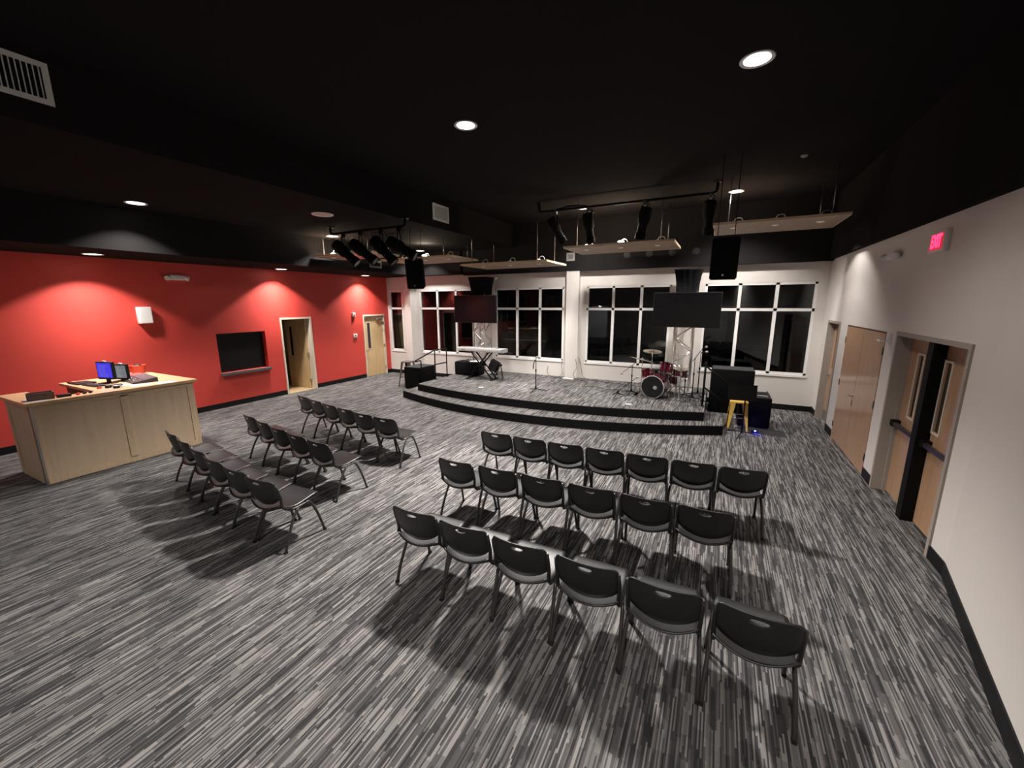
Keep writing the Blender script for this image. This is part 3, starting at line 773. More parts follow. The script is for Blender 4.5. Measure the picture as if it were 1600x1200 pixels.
t = thing('laptop', 'flat black closed laptop beside the keyboard on the desk', 'laptop', on_desk(-9.72, 2.74), R(5)); B('body', (-.17, -.12, 0), (.17, .12, .022), BPLAST, t, bev=.006); B('logo_plate', (-.02, -.015, .022), (.02, .015, .0225), STEEL, t)
t = thing('computer_mouse', 'red and black computer mouse by the keyboard', 'mouse', on_desk(-8.86, 2.68), .5); LA('mouse_body', [(0, .035), (.02, .03), (.032, .012), (.034, 0), (0, 0)], REDPL, t, 20)
t = thing('headphones', 'black headphones lying beside the mouse on the desk', 'headphones', on_desk(-8.74, 2.80), .3)
bm = NB(); 
for s in (-1, 1): lathe(bm, [(0, 0), (.04, 0), (.045, .015), (.04, .035), (0, .035)], 18, Matrix.Translation((s*.08, 0, 0)))
obj('ear_cups', bm, BPLAST, t); T('headband', [(-.08, 0, .02), (-.07, .09, .03), (0, .14, .035), (.07, .09, .03), (.08, 0, .02)], .008, BPLAST, t, smooth=4)
for (x, y, rz, lb) in ((-8.90, 2.98, .1, 'white paper sheet on the desk nearest the headphones'), (-8.62, 3.12, 1.4, 'white paper sheet beside the near end of the mixing console'), (-8.52, 3.42, 1.5, 'lilac paper sheet at the front edge of the desk')):
    o = B('paper_sheet', (-.13, -.095, 0), (.13, .095, .003), PAPER if 'white' in lb else mat('lilac_paper', (.55, .5, .75), .7)); o.location = on_desk(x, y); o.rotation_euler = (0, 0, rz); tag(o, lb, 'paper')
o = B('paper_sheet', (-.11, -.14, 0), (.11, .14, .002), mat('pale_lilac_paper', (.62, .58, .68), .7)); o.location = on_desk(-8.60, 1.92); o.rotation_euler = (0, 0, 1.5); tag(o, 'pale paper sheet under the brown box on the near desk corner', 'paper')
t = thing('storage_basket', 'brown open box of odds and ends on the near desk corner', 'box', on_desk(-8.60, 1.97, .002), R(80))
bm = NB()
for a, b in (((-.13, -.08, 0), (.13, .08, .01)), ((-.13, -.08, 0), (-.12, .08, .10)), ((.12, -.08, 0), (.13, .08, .10)), ((-.13, -.08, 0), (.13, -.07, .10)), ((-.13, .07, 0), (.13, .08, .10))): box(bm, a, b)
obj('box_body', bm, BROWN, t); B('box_contents', (-.12, -.07, .01), (.12, .07, .085), mat('purple_grey_cloth', (.07, .05, .09), .8), t, bev=.02)
t = thing('radio_pack', 'black wireless belt pack lying right behind the brown box', 'transmitter', on_desk(-8.55, 2.19), R(90)); B('body', (-.07, -.04, 0), (.07, .04, .04), BPLAST, t, bev=.006); T('antenna', [(.07, 0, .02), (.15, .02, .02)], .004, BPLAST, t)
for k, (x, y) in enumerate(((-8.55, 2.34), (-8.55, 2.41), (-8.56, 2.48))):
    o = LA('battery_cap', [(0, 0), (.022, 0), (.022, .022), (.015, .03), (0, .03)], (REDPL, BPLAST, BPLAST)[k], None, 16); o.location = on_desk(x, y); tag(o, ('small red knob in the line on the desk front ledge', 'small black knob in the middle of the line on the ledge', 'small black knob farthest from the brown box on the ledge')[k], 'knob')
o = B('remote_control', (-.10, -.02, 0), (.10, .02, .018), BPLAST, None, bev=.004); o.location = on_desk(-9.93, 2.66); o.rotation_euler = (0, 0, .1); tag(o, 'black remote control on the back edge of the desk', 'remote')

# ---------------------------------------------------------------- trusses, televisions, drapes
def truss(x, y, label):
    t = thing('lighting_truss', label, 'truss', (x, y, ZG)); h = .2; H = 2.9
    for sx in (-1, 1):
        for sy in (-1, 1): T('chord', [(sx*h, sy*h, .02), (sx*h, sy*h, H)], .025, ALU, t, 10)
    B('base_plate', (-.28, -.28, 0), (.28, .28, .012), ALU, t)
    bm = NB(); n = 9
    for k in range(n):
        z0 = .06+(H-.1)*k/n; z1 = .06+(H-.1)*(k+1)/n; s = 1 if k % 2 == 0 else -1
        for q in (-1, 1):
            tube(bm, [(-h*s, q*h, z0), (h*s, q*h, z1)], .015, 8); tube(bm, [(q*h, -h*s, z0), (q*h, h*s, z1)], .015, 8)
    obj('lacing', bm, ALU, t); return t
truss(-6.56, 10.85, 'silver box truss standing behind the keyboard on stage'); truss(-.76, 10.80, 'silver box truss standing behind the drum kit')
def tv(x, y, rz, label):
    t = thing('television', label, 'television', (x, y, 2.36), rz); W2, H2 = .735, .405
    B('casing', (-W2, 0, -H2), (W2, .045, H2), BPLAST, t, bev=.008); B('screen', (-W2+.012, -.003, -H2+.018), (W2-.012, .001, H2-.012), SCREENOFF, t)
    B('wall_mount', (-.25, .045, -.2), (.25, .16, .2), METALB, t)
tv(-6.56, 10.44, 0, 'wide dark television on the truss behind the keyboard'); tv(-.73, 10.40, 0, 'wide dark television on the truss behind the drum kit')
def drape(x, y, label):
    t = thing('truss_sleeve', label, 'drape', (x, y, 0)); bm = NB(); n = 48; rings = []
    for z, r in ((2.55, .235), (2.70, .235), (2.85, .24), (3.0, .25), (3.15, .275), (3.27, .30), (3.30, .31)):
        ring = []
        for k in range(n):
            a = 2*PI*k/n; sq = 1/max(abs(math.cos(a)), abs(math.sin(a)))**.75
            rr = r*sq*(1+.025*math.sin(a*14+z*3)); ring.append(bm.verts.new((rr*math.cos(a), rr*math.sin(a), z)))
        rings.append(ring)
    for a, b in zip(rings, rings[1:]):
        for k in range(n): bm.faces.new((a[k], a[(k+1) % n], b[(k+1) % n], b[k]))
    o = obj('cloth_sleeve', bm, CLOTH, t, smooth=True); md = o.modifiers.new('thickness', 'SOLIDIFY'); md.thickness = .006
drape(-6.56, 10.85, 'black cloth sleeve flaring round the top of the keyboard truss'); drape(-.76, 10.80, 'black cloth sleeve flaring round the top of the drum truss')
# ---------------------------------------------------------------- hanging loudspeakers
def pa(x, y, z, rz, tilt, top, label, wd=.40, ht=.64, dp=.38):
    t = thing('hanging_loudspeaker', label, 'loudspeaker', (x, y, z), rz)
    M = Matrix.Rotation(tilt, 4, 'X')
    bm = NB(); poly = [(-wd/2, -dp/2+.03), (-wd/2+.03, -dp/2), (wd/2-.03, -dp/2), (wd/2, -dp/2+.03), (wd/2*.62, dp/2), (-wd/2*.62, dp/2)]
    prism(bm, poly, -ht/2, ht/2, M); bmesh.ops.bevel(bm, geom=bm.edges[:], offset=.018, segments=2, affect='EDGES')
    autosmooth(obj('cabinet', bm, BOXBLK, t), 50)
    B('grille', (-wd/2+.035, -dp/2-.006, -ht/2+.03), (wd/2-.035, -dp/2+.002, ht/2-.03), GRILLE, t, M=M, bev=.002)
    LA('badge', [(0, .004), (.014, .004), (.016, 0), (0, 0)], STEEL, t, 16, M @ aim((0, -1, 0), (-.01, -dp/2-.006, -ht/2+.075)))
    bm = NB()
    for s in (-1, 1): tube(bm, [M @ Vector((s*wd*.3, 0, ht/2-.01)), Vector((s*wd*.3, .05, top-z))], .006, 6)
    obj('hanging_cable', bm, METALB, t)
pa(-.03, 7.55, 3.23, R(4), R(8), ZC, 'black loudspeaker hanging over the right end of the stage')
pa(-6.16, 7.40, 3.20, R(22), R(10), ZM, 'black loudspeaker hanging over the left end of the stage')

# ---------------------------------------------------------------- hanging plywood panels with puck lights
def panel(x0, x1, y0, y1, z, top, label, glow=(), watts=0):
    t = thing('ceiling_panel', label, 'panel'); e = .045
    B('sheet', (x0+.02, y0+.02, z), (x1-.02, y1-.02, z+.018), PANELW, t)
    bm = NB(); box(bm, (x0, y0, z), (x1, y0+.02, z+e)); box(bm, (x0, y1-.02, z), (x1, y1, z+e)); box(bm, (x0, y0+.02, z), (x0+.02, y1-.02, z+e)); box(bm, (x1-.02, y0+.02, z), (x1, y1-.02, z+e))
    obj('edge_band', bm, PANELE, t)
    bm = NB(); wx = (x1-x0)*.12
    for px in (x0+wx, x1-wx):
        for py in (y0+.12, y1-.12): tube(bm, [(px, py, z+.01), (px, py, top)], .007, 6)
    obj('hanging_rod', bm, STEEL, t)
    for k in range(3):
        cx = x0 + (x1-x0)*(k+.5)/3; cy = y0+(y1-y0)*.35
        h = LA('puck_light', [(0, -.01), (.06, -.008), (.065, 0), (.065, .09), (.03, .12), (0, .12)], WPLAST, t, 20, Matrix.Translation((cx, cy, z+.0)))
        LA('puck_lens', [(0, -.012), (.045, -.012), (.045, -.010), (0, -.010)], PUCKL, h, 20, Matrix.Translation((cx, cy, z)))
        if watts: spot(t, (cx, cy, z-.03), watts, cone=R(112), blend=.3, rad=.05, taper=1.0)
        if k in glow:
            LA('glowing_cap', [(0, .155), (.05, .15), (.075, .135), (.07, .122), (0, .122)], LAMPE, h, 20, Matrix.Translation((cx, cy, z)))
            pl = bpy.data.lights.new('puck_glow', 'POINT'); pl.energy = 38; pl.shadow_soft_size = .06; pl.color = (1, .86, .66)
            po_ = bpy.data.objects.new('puck_glow', pl); C.objects.link(po_); po_.parent = t; po_.location = (cx, cy, z+.25)
        T('flex_loop', [(cx, cy, z+.12), (cx+.04, cy, z+.17), (cx+.12, cy, z+.17), (cx+.15, cy, z+.10), (cx+.10, cy, z+.04)], .009, WCABLE, h, smooth=4)
    return t
panel(-9.02, -7.10, 7.02, 7.92, 3.66, ZM, 'plywood panel hanging nearest the red wall behind tilted spotlights', (), 60)
panel(-8.60, -6.22, 8.80, 10.15, 3.70, ZM, 'plywood panel hanging above the left loudspeaker', (1,), 170)
panel(-6.21, -3.77, 9.22, 10.62, 3.50, ZC, 'plywood panel hanging lowest in the middle of the stage', (), 190)
panel(-3.37, -.97, 9.25, 10.70, 3.77, ZC, 'plywood panel hanging under the long lighting pipe', (1,), 170)
panel(-.27, 1.78, 8.80, 10.15, 3.94, ZC, 'plywood panel hanging nearest the pale right wall', (), 110)
# lighting pipes with spotlights
def pipe(name, x0, x1, y, z, top, label):
    t = thing(name, label, 'pipe')
    T('pipe_run', [(x0, y, top), (x0, y, z+.06), (x0+.02, y, z+.015), (x0+.07, y, z), (x1-.07, y, z), (x1-.02, y, z+.015), (x1, y, z+.06), (x1, y, top)], .027, METALB, t, 12)
    bm = NB()
    for x in (x0, x1): lathe(bm, [(0, 0), (.075, 0), (.075, -.015), (0, -.015)], 20, Matrix.Translation((x, y, top)))
    obj('ceiling_flange', bm, METALB, t); return t
pipe('lighting_pipe', -3.92, -.26, 9.12, 4.58, ZC, 'long black lighting pipe hanging above the stage')
pipe('lighting_pipe', -7.62, -5.55, 6.40, 4.00, ZM, 'short black lighting pipe in front of the red wall panels')
T('cable_wrap', [(-3.5, 9.12, 4.60), (-3.2, 9.11, 4.64), (-3.0, 9.1, 4.63), (-2.8, 9.12, 4.60)], .02, CABLE)
tag(bpy.data.objects['cable_wrap'], 'black cable bundle tied on the long lighting pipe', 'cable')
def stage_light(x, y, z, d, label, bright=False):
    t = thing('stage_spotlight', label, 'stage light', (x, y, z))
    d = Vector(d).normalized()
    c = Vector((0, 0, -.36))
    M = aim(d, c) @ Matrix.Scale(1.2, 4)
    LA('lamp_body', [(0, -.22), (.085, -.21), (.10, -.15), (.10, .02), (.075, .06), (.075, .20), (.088, .21), (.088, .30), (.078, .30), (.078, .22), (0, .20)], BOXBLK, t, 24, M)
    LA('lens', [(0, .285), (.078, .285), (.078, .29), (0, .29)], mat('spotlight_lens', (.25, .24, .22), .1) if 'spotlight_lens' not in bpy.data.materials else bpy.data.materials['spotlight_lens'], t, 24, M)
    sx = M.to_3x3() @ Vector((1, 0, 0)); sx.z = 0; sx.normalize()
    bm = NB(); 
    tube(bm, [c+sx*.115, c+sx*.12+Vector((0, 0, .12)), Vector((0, 0, -.07))+sx*.05, Vector((0, 0, -.06)), Vector((0, 0, -.07))-sx*.05, c-sx*.12+Vector((0, 0, .12)), c-sx*.115], .011, 6)
    obj('yoke', bm, METALB, t)
    B('clamp', (-.03, -.03, -.07), (.03, .03, .03), STEEL if bright else METALB, t)
    T('power_cable', [c-d*.2, c-d*.3+Vector((0, 0, .1)), Vector((.10, .02, -.10)), Vector((.04, 0, .02))], .007, CABLE, t, smooth=4)
for i, (x, d, lb) in enumerate(((-3.52, (.45, .55, -1), 'black spotlight hanging at the left end of the long pipe'), (-2.74, (.05, .35, -1), 'black spotlight hanging before the left half of the fourth panel'),
        (-1.58, (-.25, .3, -1), 'tilted black spotlight hanging before the right half of the fourth panel'), (-.36, (.0, .4, -1), 'black spotlight hanging at the right end of the long pipe'))):
    stage_light(x, 9.12, 4.555, d, lb, True)
for i, (x, d, lb) in enumerate(((-7.25, (.75, .35, -.75), 'black spotlight nearest the red wall on the short pipe'), (-6.75, (.8, .35, -.7), 'second black spotlight from the red wall on the short pipe'),
        (-6.18, (.65, .3, -.8), 'third black spotlight from the red wall on the short pipe'), (-5.72, (.95, .4, -.6), 'black spotlight farthest from the red wall on the short pipe'))):
    stage_light(x, 6.40, 3.98, d, lb)

# ---------------------------------------------------------------- things around the left end of the stage
def tolix(x, y, rz, m, label, s=1.0, hz=.76, sp=.205):
    t = thing('metal_stool', label, 'stool', (x, y, 0), rz); t.scale = (s, s, s)
    bm = NB(); box(bm, (-.16, -.16, hz-.035), (.16, .16, hz)); bmesh.ops.bevel(bm, geom=bm.edges[:], offset=.018, segments=3, affect='EDGES'); autosmooth(obj('seat', bm, m, t), 50)
    B('seat_slot', (-.035, -.012, hz-.002), (.035, .012, hz+.0012), BPLAST, t, bev=0)
    for sx in (-1, 1):
        for sy in (-1, 1):
            bm = NB(); tp = Vector((sx*.125, sy*.125, hz-.02)); bt = Vector((sx*sp, sy*sp, 0))
            for (ax, w0, w1) in ((Vector((-sx, 0, 0)), .085, .03), (Vector((0, -sy, 0)), .085, .03)):
                pass
            # folded corner leg: wide at the seat, narrow at the floor
            q = []
            for P, wd in ((tp, .085), (bt, .028)):
                o_ = P + Vector((sx*.022, sy*.022, 0))
                q.append([o_, o_+Vector((-sx*wd, 0, 0)), o_+Vector((-sx*wd, -sy*.004, 0)), o_+Vector((-sx*.004, -sy*.004, 0)), o_+Vector((-sx*.004, -sy*wd, 0)), o_+Vector((0, -sy*wd, 0))])
            a = [bm.verts.new(v) for v in q[0]]; b = [bm.verts.new(v) for v in q[1]]
            for k in range(6): bm.faces.new((a[k], a[(k+1) % 6], b[(k+1) % 6], b[k]))
            bm.faces.new(a); bm.faces.new(b)
            lg = obj('leg', bm, m, t); B('foot_cap', (bt.x-.018+sx*.008, bt.y-.018+sy*.008, 0), (bt.x+.018+sx*.008, bt.y+.018+sy*.008, .012), RUBBER, lg)
    bm = NB(); f = .27; e = .125+(sp-.125)*(1-.27/hz)+.01
    for a, b in (((-e, -e), (e, -e)), ((e, -e), (e, e)), ((e, e), (-e, e)), ((-e, e), (-e, -e))): tube(bm, [(*a, f), (*b, f)], .008, 6)
    e2 = e-.022; 
    obj('foot_rail', bm, STEEL if m is YELLOW else m, t)
tolix(-8.62, 9.72, R(8), GUNM, 'dark metal stool standing beside the black box at the red wall')
tolix(.48, 9.14, R(3), YELLOW, 'yellow metal stool standing at the right end of the stage', 1, .60, .165)
# black box left of the stage
t = thing('stage_subwoofer', 'black floor box between the dark stool and the stage steps', 'subwoofer', (0, 0, 0))
B('cabinet', (-8.37, 9.26, .02), (-7.78, 9.98, .66), BOXBLK, t, bev=.01); B('top_cover', (-8.36, 9.27, .66), (-7.79, 9.97, .668), BOXTOP, t)
B('front_grille', (-8.33, 9.252, .06), (-7.82, 9.262, .62), GRILLE, t)
bm = NB()
for x in (-8.32, -7.83):
    for y in (9.31, 9.93): box(bm, (x-.02, y-.02, 0), (x+.02, y+.02, .02))
obj('rubber_foot', bm, RUBBER, t)
# handrails
def rail(name, label, segs, r=.02, plates=()):
    t = thing(name, label, 'handrail')
    for nm, pts in segs: T(nm, pts, r, METALB, t, 10)
    for (x, y, z) in plates: LA('floor_plate', [(0, 0), (.055, 0), (.055, .008), (0, .008)], METALB, t, 18, Matrix.Translation((x, y, z)))
yr = 9.55
rail('stage_handrail', 'black metal handrail by the keyboard end of the stage', [
    ('post', [(-7.25+.02, yr-.25, ZG), (-7.23, yr-.25, 1.22)]), ('post', [(-7.22, yr+.30, ZG), (-7.22, yr+.30, 1.22)]),
    ('top_rail', [(-7.22, yr+.30, 1.22), (-7.23, yr-.25, 1.22), (-7.95, yr-.28, .86), (-7.93, yr-.28, .84), (-7.74, yr-.28, .89), (-7.72, yr-.28, .86), (-7.72, yr-.28, .19)]),
    ('mid_rail', [(-7.22, yr+.30, .80), (-7.23, yr-.25, .80), (-7.72, yr-.28, .52)])], .018, ((-7.23, yr-.25, ZG), (-7.22, yr+.30, ZG)))
rail('stage_handrail', 'black metal handrail beside the drum kit and tall black box', [
    ('post', [(-.19, 9.30, ZG), (-.19, 9.30, 1.25)]), ('post', [(.33, 9.30, 0), (.33, 9.30, .80)]),
    ('top_rail', [(-.19, 9.80, 1.24), (-.19, 9.30, 1.24), (.33, 9.30, .82)]), ('mid_rail', [(-.19, 9.80, .78), (-.19, 9.30, .78), (.33, 9.30, .42)]), ('post', [(-.19, 9.80, ZG), (-.19, 9.80, 1.24)])], .018, ((-.19, 9.30, ZG), (-.19, 9.80, ZG)))
LA('ball_cap', [(0, -.03), (.02, -.022), (.03, 0), (.02, .022), (0, .03)], METALB, bpy.data.objects['stage_handrail.001'], 16, Matrix.Translation((-.19, 9.30, 1.27)))
# keyboard on its stand
t = thing('stage_piano', 'white stage piano on a black X stand', 'keyboard', (-6.06, 9.98, 1.17), R(-2)); 
B('case', (-.76, -.15, 0), (.76, .17, .10), WPLAST, t, bev=.012)
B('end_cheek', (.74, -.152, -.002), (.765, .172, .104), GPLAST, t)
B('key_bed', (-.66, .02-.165, .10), (.66, -.01, .108), PAPER, t)
bm = NB()
for k in range(51):
    if k % 7 in (0, 1, 3, 4, 5): box(bm, (-.655+.0257*k+.018, -.09, .108), (-.655+.0257*k+.030, -.012, .117))
obj('black_keys', bm, KEYB, t)
B('control_panel', (-.68, .02, .10), (.68, .15, .104), GPLAST, t); B('logo_strip', (-.62, -.1535, .03), (-.48, -.151, .05), GPLAST, t)
t = thing('keyboard_stand', 'black X-shaped stand under the white stage piano', 'stand', (-6.06, 9.98, ZG), R(-2))
for sy in (-.12, .12):
    T('cross_bar', [(-.42, sy, .02), (.30, sy, .79)], .02, METALB, t, 8); T('cross_bar', [(.42, sy, .02), (-.30, sy, .79)], .02, METALB, t, 8)
for sx, z in ((-.42, .02), (.42, .02), (.30, .785), (-.30, .785)): T('foot_bar', [(sx, -.22, z), (sx, .22, z)], .017, METALB, t, 8)
LA('hub', [(0, -.16), (.04, -.16), (.04, .16), (0, .16)], METALB, t, 16, Matrix.Translation((0, 0, .405)) @ Matrix.Rotation(PI/2, 4, 'X'))
t = thing('equipment_case', 'rounded black soft case behind the stage piano stand', 'case', (-6.78, 10.42, ZG), R(-3)); B('case_body', (-.42, -.22, 0), (.42, .22, .42), CLOTH, t, bev=.06); T('carry_handle', [(-.1, 0, .42), (-.08, 0, .47), (.08, 0, .47), (.1, 0, .42)], .012, CLOTH, t, smooth=3)
B('pocket', (-.30, -.235, .05), (.25, -.215, .32), CLOTH, t, bev=.01)
o = B('music_sheets', (-.15, -.10, 0), (.15, .10, .012), PAPER); o.location = (-6.55, 10.38, ZG+.425); o.rotation_euler = (0, 0, .3); tag(o, 'white music sheets lying on the black soft case', 'paper')
t = thing('amplifier', 'black amplifier tilted back beside the keyboard stand', 'amplifier', (-6.02, 10.62, ZG+.30)); M = Matrix.Rotation(R(12), 4, 'X') @ Matrix.Rotation(R(28), 4, 'Y'); B('cabinet', (-.14, -.08, -.15), (.14, .10, .15), BOXBLK, t, M=M, bev=.012); B('grille', (-.12, -.088, -.13), (.12, -.078, .13), BOXTOP, t, M=M)
bm = NB(); tube(bm, [(-.12, 0, -.295), (0, .02, -.10)], .012, 6); tube(bm, [(.12, 0, -.295), (0, .02, -.10)], .012, 6); obj('stand_leg', bm, METALB, t)
t = thing('guitar_stand', 'small black folding guitar stand beside the keyboard stand', 'stand', (-5.52, 10.12, ZG))
for p in ((-.14, -.16), (.14, -.16), (0, .16)): T('leg', [(p[0]*.1, p[1]*.1, .38), (p[0], p[1], .01)], .010, METALB, t, 6)
LA('neck_rest', [(0, -.03), (.03, -.02), (.045, 0), (.04, .03), (0, .04)], METALB, t, 14, Matrix.Translation((0, 0, .41)))
t = thing('sustain_pedal', 'small chrome sustain pedal on the stage under the piano', 'pedal', (-6.45, 9.82, ZG), .2); B('base', (-.05, -.10, 0), (.05, .10, .02), BPLAST, t); B('pedal_plate', (-.03, -.09, .03), (.03, .05, .038), CHROME, t)
def mic_stand(x, y, z, hh, label, boom=None, mic=True, legs=.28, rot=.3):
    t = thing('microphone_stand', label, 'microphone stand', (x, y, z), rot)
    for k in range(3):
        a = 2*PI*k/3; T('leg', [(0, 0, .07), (legs*math.cos(a), legs*math.sin(a), .012)], .009, METALB, t, 6)
    LA('hub', [(0, .05), (.022, .05), (.022, .12), (0, .12)], METALB, t, 12)
    T('pole', [(0, 0, .06), (0, 0, hh*.62)], .012, METALB, t, 8); T('upper_pole', [(0, 0, hh*.6), (0, 0, hh)], .008, METALB, t, 8)
    LA('clutch', [(0, 0), (.018, 0), (.018, .05), (0, .05)], METALB, t, 12, Matrix.Translation((0, 0, hh*.6)))
    end = Vector((0, 0, hh))
    if boom:
        e = Vector(boom); T('boom', [end-e*.3, end+e], .007, METALB, t, 6); end = end+e
    if mic:
        h = T('microphone', [end, end+Vector((.02, -.12, .03))], .012, METALB, t, 8); LA('mic_head', [(0, -.02), (.02, -.015), (.026, .005), (.02, .03), (0, .038)], GPLAST, h, 14, aim((.02, -.12, .03), end+Vector((.022, -.13, .033))))
    return t
t = mic_stand(-3.96, 9.08, ZG, .85, 'straight microphone stand alone at centre stage', rot=.45)
T('hanging_microphone', [(-.02, -.02, .80), (-.06, -.05, .70), (-.07, -.06, .58)], .012, METALB, t, 8)
T('top_rod', [(0, 0, .85), (.02, .03, 1.36)], .004, METALB, t, 6)
# ---------------------------------------------------------------- drum kit
def drum(name, label, M, r, d, headf=HEADW, parent_group='drums of the red kit'):
    t = thing(name, label, 'drum', group=parent_group); t.matrix_world = M
    LA('shell', [(r, -d/2), (r, d/2)], DRUMRED, t, 40)
    LA('batter_head', [(0, d/2+.002), (r-.004, d/2+.002), (r-.004, d/2-.01), (0, d/2-.01)], headf, t, 40)
    LA('resonant_head', [(0, -d/2-.002), (r-.004, -d/2-.002), (r-.004, -d/2+.01), (0, -d/2+.01)], HEADW, t, 40)
    for s in (-1, 1): LA('hoop', [(r+.002, s*d/2-.012), (r+.012, s*d/2-.012), (r+.012, s*d/2+.012), (r-.006, s*d/2+.012), (r+.002, s*d/2-.012)], CHROME, t, 40)
    bm = NB()
    for k in range(8):
        a = 2*PI*k/8
        p = Vector((math.cos(a), math.sin(a), 0)); tube(bm, [p*(r+.014)+Vector((0, 0, -d/2)), p*(r+.014)+Vector((0, 0, d/2))], .004, 6)
        box(bm, (-.012, -.008, -.03), (.012, .012, .03), Matrix.Translation(p*(r+.006)) @ Matrix.Rotation(a+PI/2, 4, 'Z'))
    obj('lugs', bm, CHROME, t); return t
bd = Vector((-.18, -1, 0)).normalized(); kc = Vector((-1.22, 9.76, ZG+.27))
t = drum('bass_drum', 'bass drum with black front head and dark red shell', aim(bd, kc), .255, .40, HEADB)
LA('badge_logo', [(0, .001), (.045, .001), (.045, 0), (0, 0)], GPLAST, t, 24, Matrix.Translation((.06, -.01, .2035)))
bm = NB()
for s in (-1, 1): tube(bm, [t.matrix_world.inverted() @ (kc+Vector((s*.25, -.05, -.05))), t.matrix_world.inverted() @ (kc+Vector((s*.36, -.18, -.26)))], .008, 6)
obj('spur', bm, CHROME, t)
bpy.context.view_layer.update()
drum('rack_tom', 'dark red rack tom low on the left of the kit', aim((-.15, .25, 1), (-1.42, 9.88, ZG+.53)), .14, .18)
drum('rack_tom', 'dark red rack tom highest over the bass drum', aim((.05, .3, 1), (-1.03, 9.98, ZG+.66)), .145, .23)
drum('snare_drum', 'small dark red drum beside the truss foot', aim((.05, .1, 1), (-.74, 10.18, ZG+.53)), .17, .15)
drum('floor_tom', 'dark red floor tom behind the bass drum on legs', aim((0, .05, 1), (-.98, 10.36, ZG+.42)), .19, .34)
def stand3(t, hh, legs=.24, r=.010, m=CHROME):
    for k in range(3):
        a = 2*PI*k/3+.4; T('leg', [(0, 0, .28), (legs*math.cos(a), legs*math.sin(a), .01)], r*.8, m, t, 6)
    T('pole', [(0, 0, .05), (0, 0, hh)], r, m, t, 8)
def cymbal(x, y, hh, r, tilt, label, hat=False, base=True):
    t = thing('cymbal_stand', label, 'cymbal', (x, y, ZG)); stand3(t, hh)
    M = Matrix.Translation((0, 0, hh-.03)) @ Matrix.Rotation(tilt[0], 4, 'X') @ Matrix.Rotation(tilt[1], 4, 'Y')
    LA('cymbal', [(0, .03), (.025, .028), (.045, .012), (r, -.008), (r, -.011), (.045, .008), (0, .02)], BRASS, t, 36, M)
    if hat: LA('lower_cymbal', [(0, -.05), (.045, -.032), (r, -.018), (r, -.021), (.045, -.036), (0, -.054)], BRASS, t, 36, M)
    LA('wing_nut', [(0, .05), (.012, .05), (.012, .025), (0, .025)], CHROME, t, 12, Matrix.Translation((0, 0, hh-.03)))
cymbal(-1.58, 10.0, .86, .29, (R(-8), R(12)), 'crash cymbal on chrome stand at the left of the drum kit')
cymbal(-.80, 10.26, .97, .21, (R(-10), R(-6)), 'bronze crash cymbal in front of the silver truss')
cymbal(-1.40, 10.30, 1.04, .22, (R(-20), R(0)), 'ride cymbal rising behind the highest rack tom')
cymbal(-.68, 9.66, .78, .17, (R(-3), R(3)), 'pair of hi-hat cymbals beside the black pole stands', hat=True)
t = thing('drum_throne', 'black round drum stool behind the kit', 'stool', (-1.28, 10.66, ZG)); LA('seat', [(0, .50), (.15, .50), (.17, .47), (.17, .43), (0, .42)], CLOTH, t, 28); stand3(t, .43)
t = thing('bass_pedal', 'chrome bass drum pedal by the left spur', 'pedal', (-1.62, 9.76, ZG), -.3); B('base', (-.05, -.14, 0), (.05, .14, .015), CHROME, t); B('foot_board', (-.035, -.12, .03), (.035, .10, .04), CHROME, t, M=Matrix.Rotation(R(12), 4, 'X')); T('beater', [(0, .12, .05), (.01, .10, .22)], .006, CHROME, t)
t = mic_stand(-1.78, 9.86, ZG, .70, 'boom microphone stand reaching over the red tom', boom=(-.28, -.22, -.18), legs=.22)
t = mic_stand(-2.02, 9.50, ZG, .10, 'low microphone stand lying before the bass drum', boom=(.42, .12, .32), legs=.16)
mic_stand(-.42, 9.78, ZG, .96, 'tall black microphone stand right of the drum kit', legs=.22, boom=(.18, .10, .22))
mic_stand(-.33, 10.35, ZG, 1.02, 'thin black microphone stand beside the tall black box', legs=.26, mic=True, rot=.9)
mic_stand(-.60, 10.02, ZG, .62, 'chrome-tipped short microphone stand by the snare drum', legs=.22, rot=.2)
# ---------------------------------------------------------------- black boxes right of the stage
t = thing('speaker_stack', 'tall wide black cabinet at the right end of the stage', 'speaker cabinet')
B('cabinet', (-.08, 10.35, .02), (.80, 10.98, 1.02), BOXBLK, t, bev=.015); B('top_cover', (-.06, 10.37, 1.02), (.78, 10.96, 1.028), BOXTOP, t)
B('front_grille', (-.03, 10.342, .08), (.75, 10.352, .92), GRILLE, t, bev=.002)
bm = NB(); box(bm, (-.05, 10.38, 0), (.0, 10.95, .02)); box(bm, (.72, 10.38, 0), (.77, 10.95, .02)); obj('skid', bm, RUBBER, t)
B('cable_slot', (.795, 10.5, .5), (.802, 10.7, .6), BPLAST, t)
t = thing('subwoofer', 'low black subwoofer with cables on top beside the yellow stool', 'subwoofer')
B('cabinet', (.50, 9.36, .02), (1.07, 10.06, .63), BOXBLK, t, bev=.02); B('top_cover', (.52, 9.38, .63), (1.05, 10.04, .638), BOXTOP, t); B('front_grille', (.54, 9.352, .08), (1.03, 9.362, .58), GRILLE, t)
B('skid', (.53, 9.4, 0), (1.04, 10.02, .02), RUBBER, t)
T('coiled_cable', [(.62, 9.6, .645), (.85, 9.55, .66), (.95, 9.75, .65), (.72, 9.85, .65), (.66, 9.65, .66), (.95, 9.6, .70), (1.0, 9.7, .72)], .010, CABLE, None, 6, 5); tag(bpy.data.objects['coiled_cable'], 'black cable coiled on top of the low subwoofer', 'cable')
T('white_lead', [(.75, 9.50, .645), (.90, 9.56, .65), (1.0, 9.52, .645)], .008, WCABLE, None, 6, 5); tag(bpy.data.objects['white_lead'], 'white lead lying on top of the low subwoofer', 'cable')
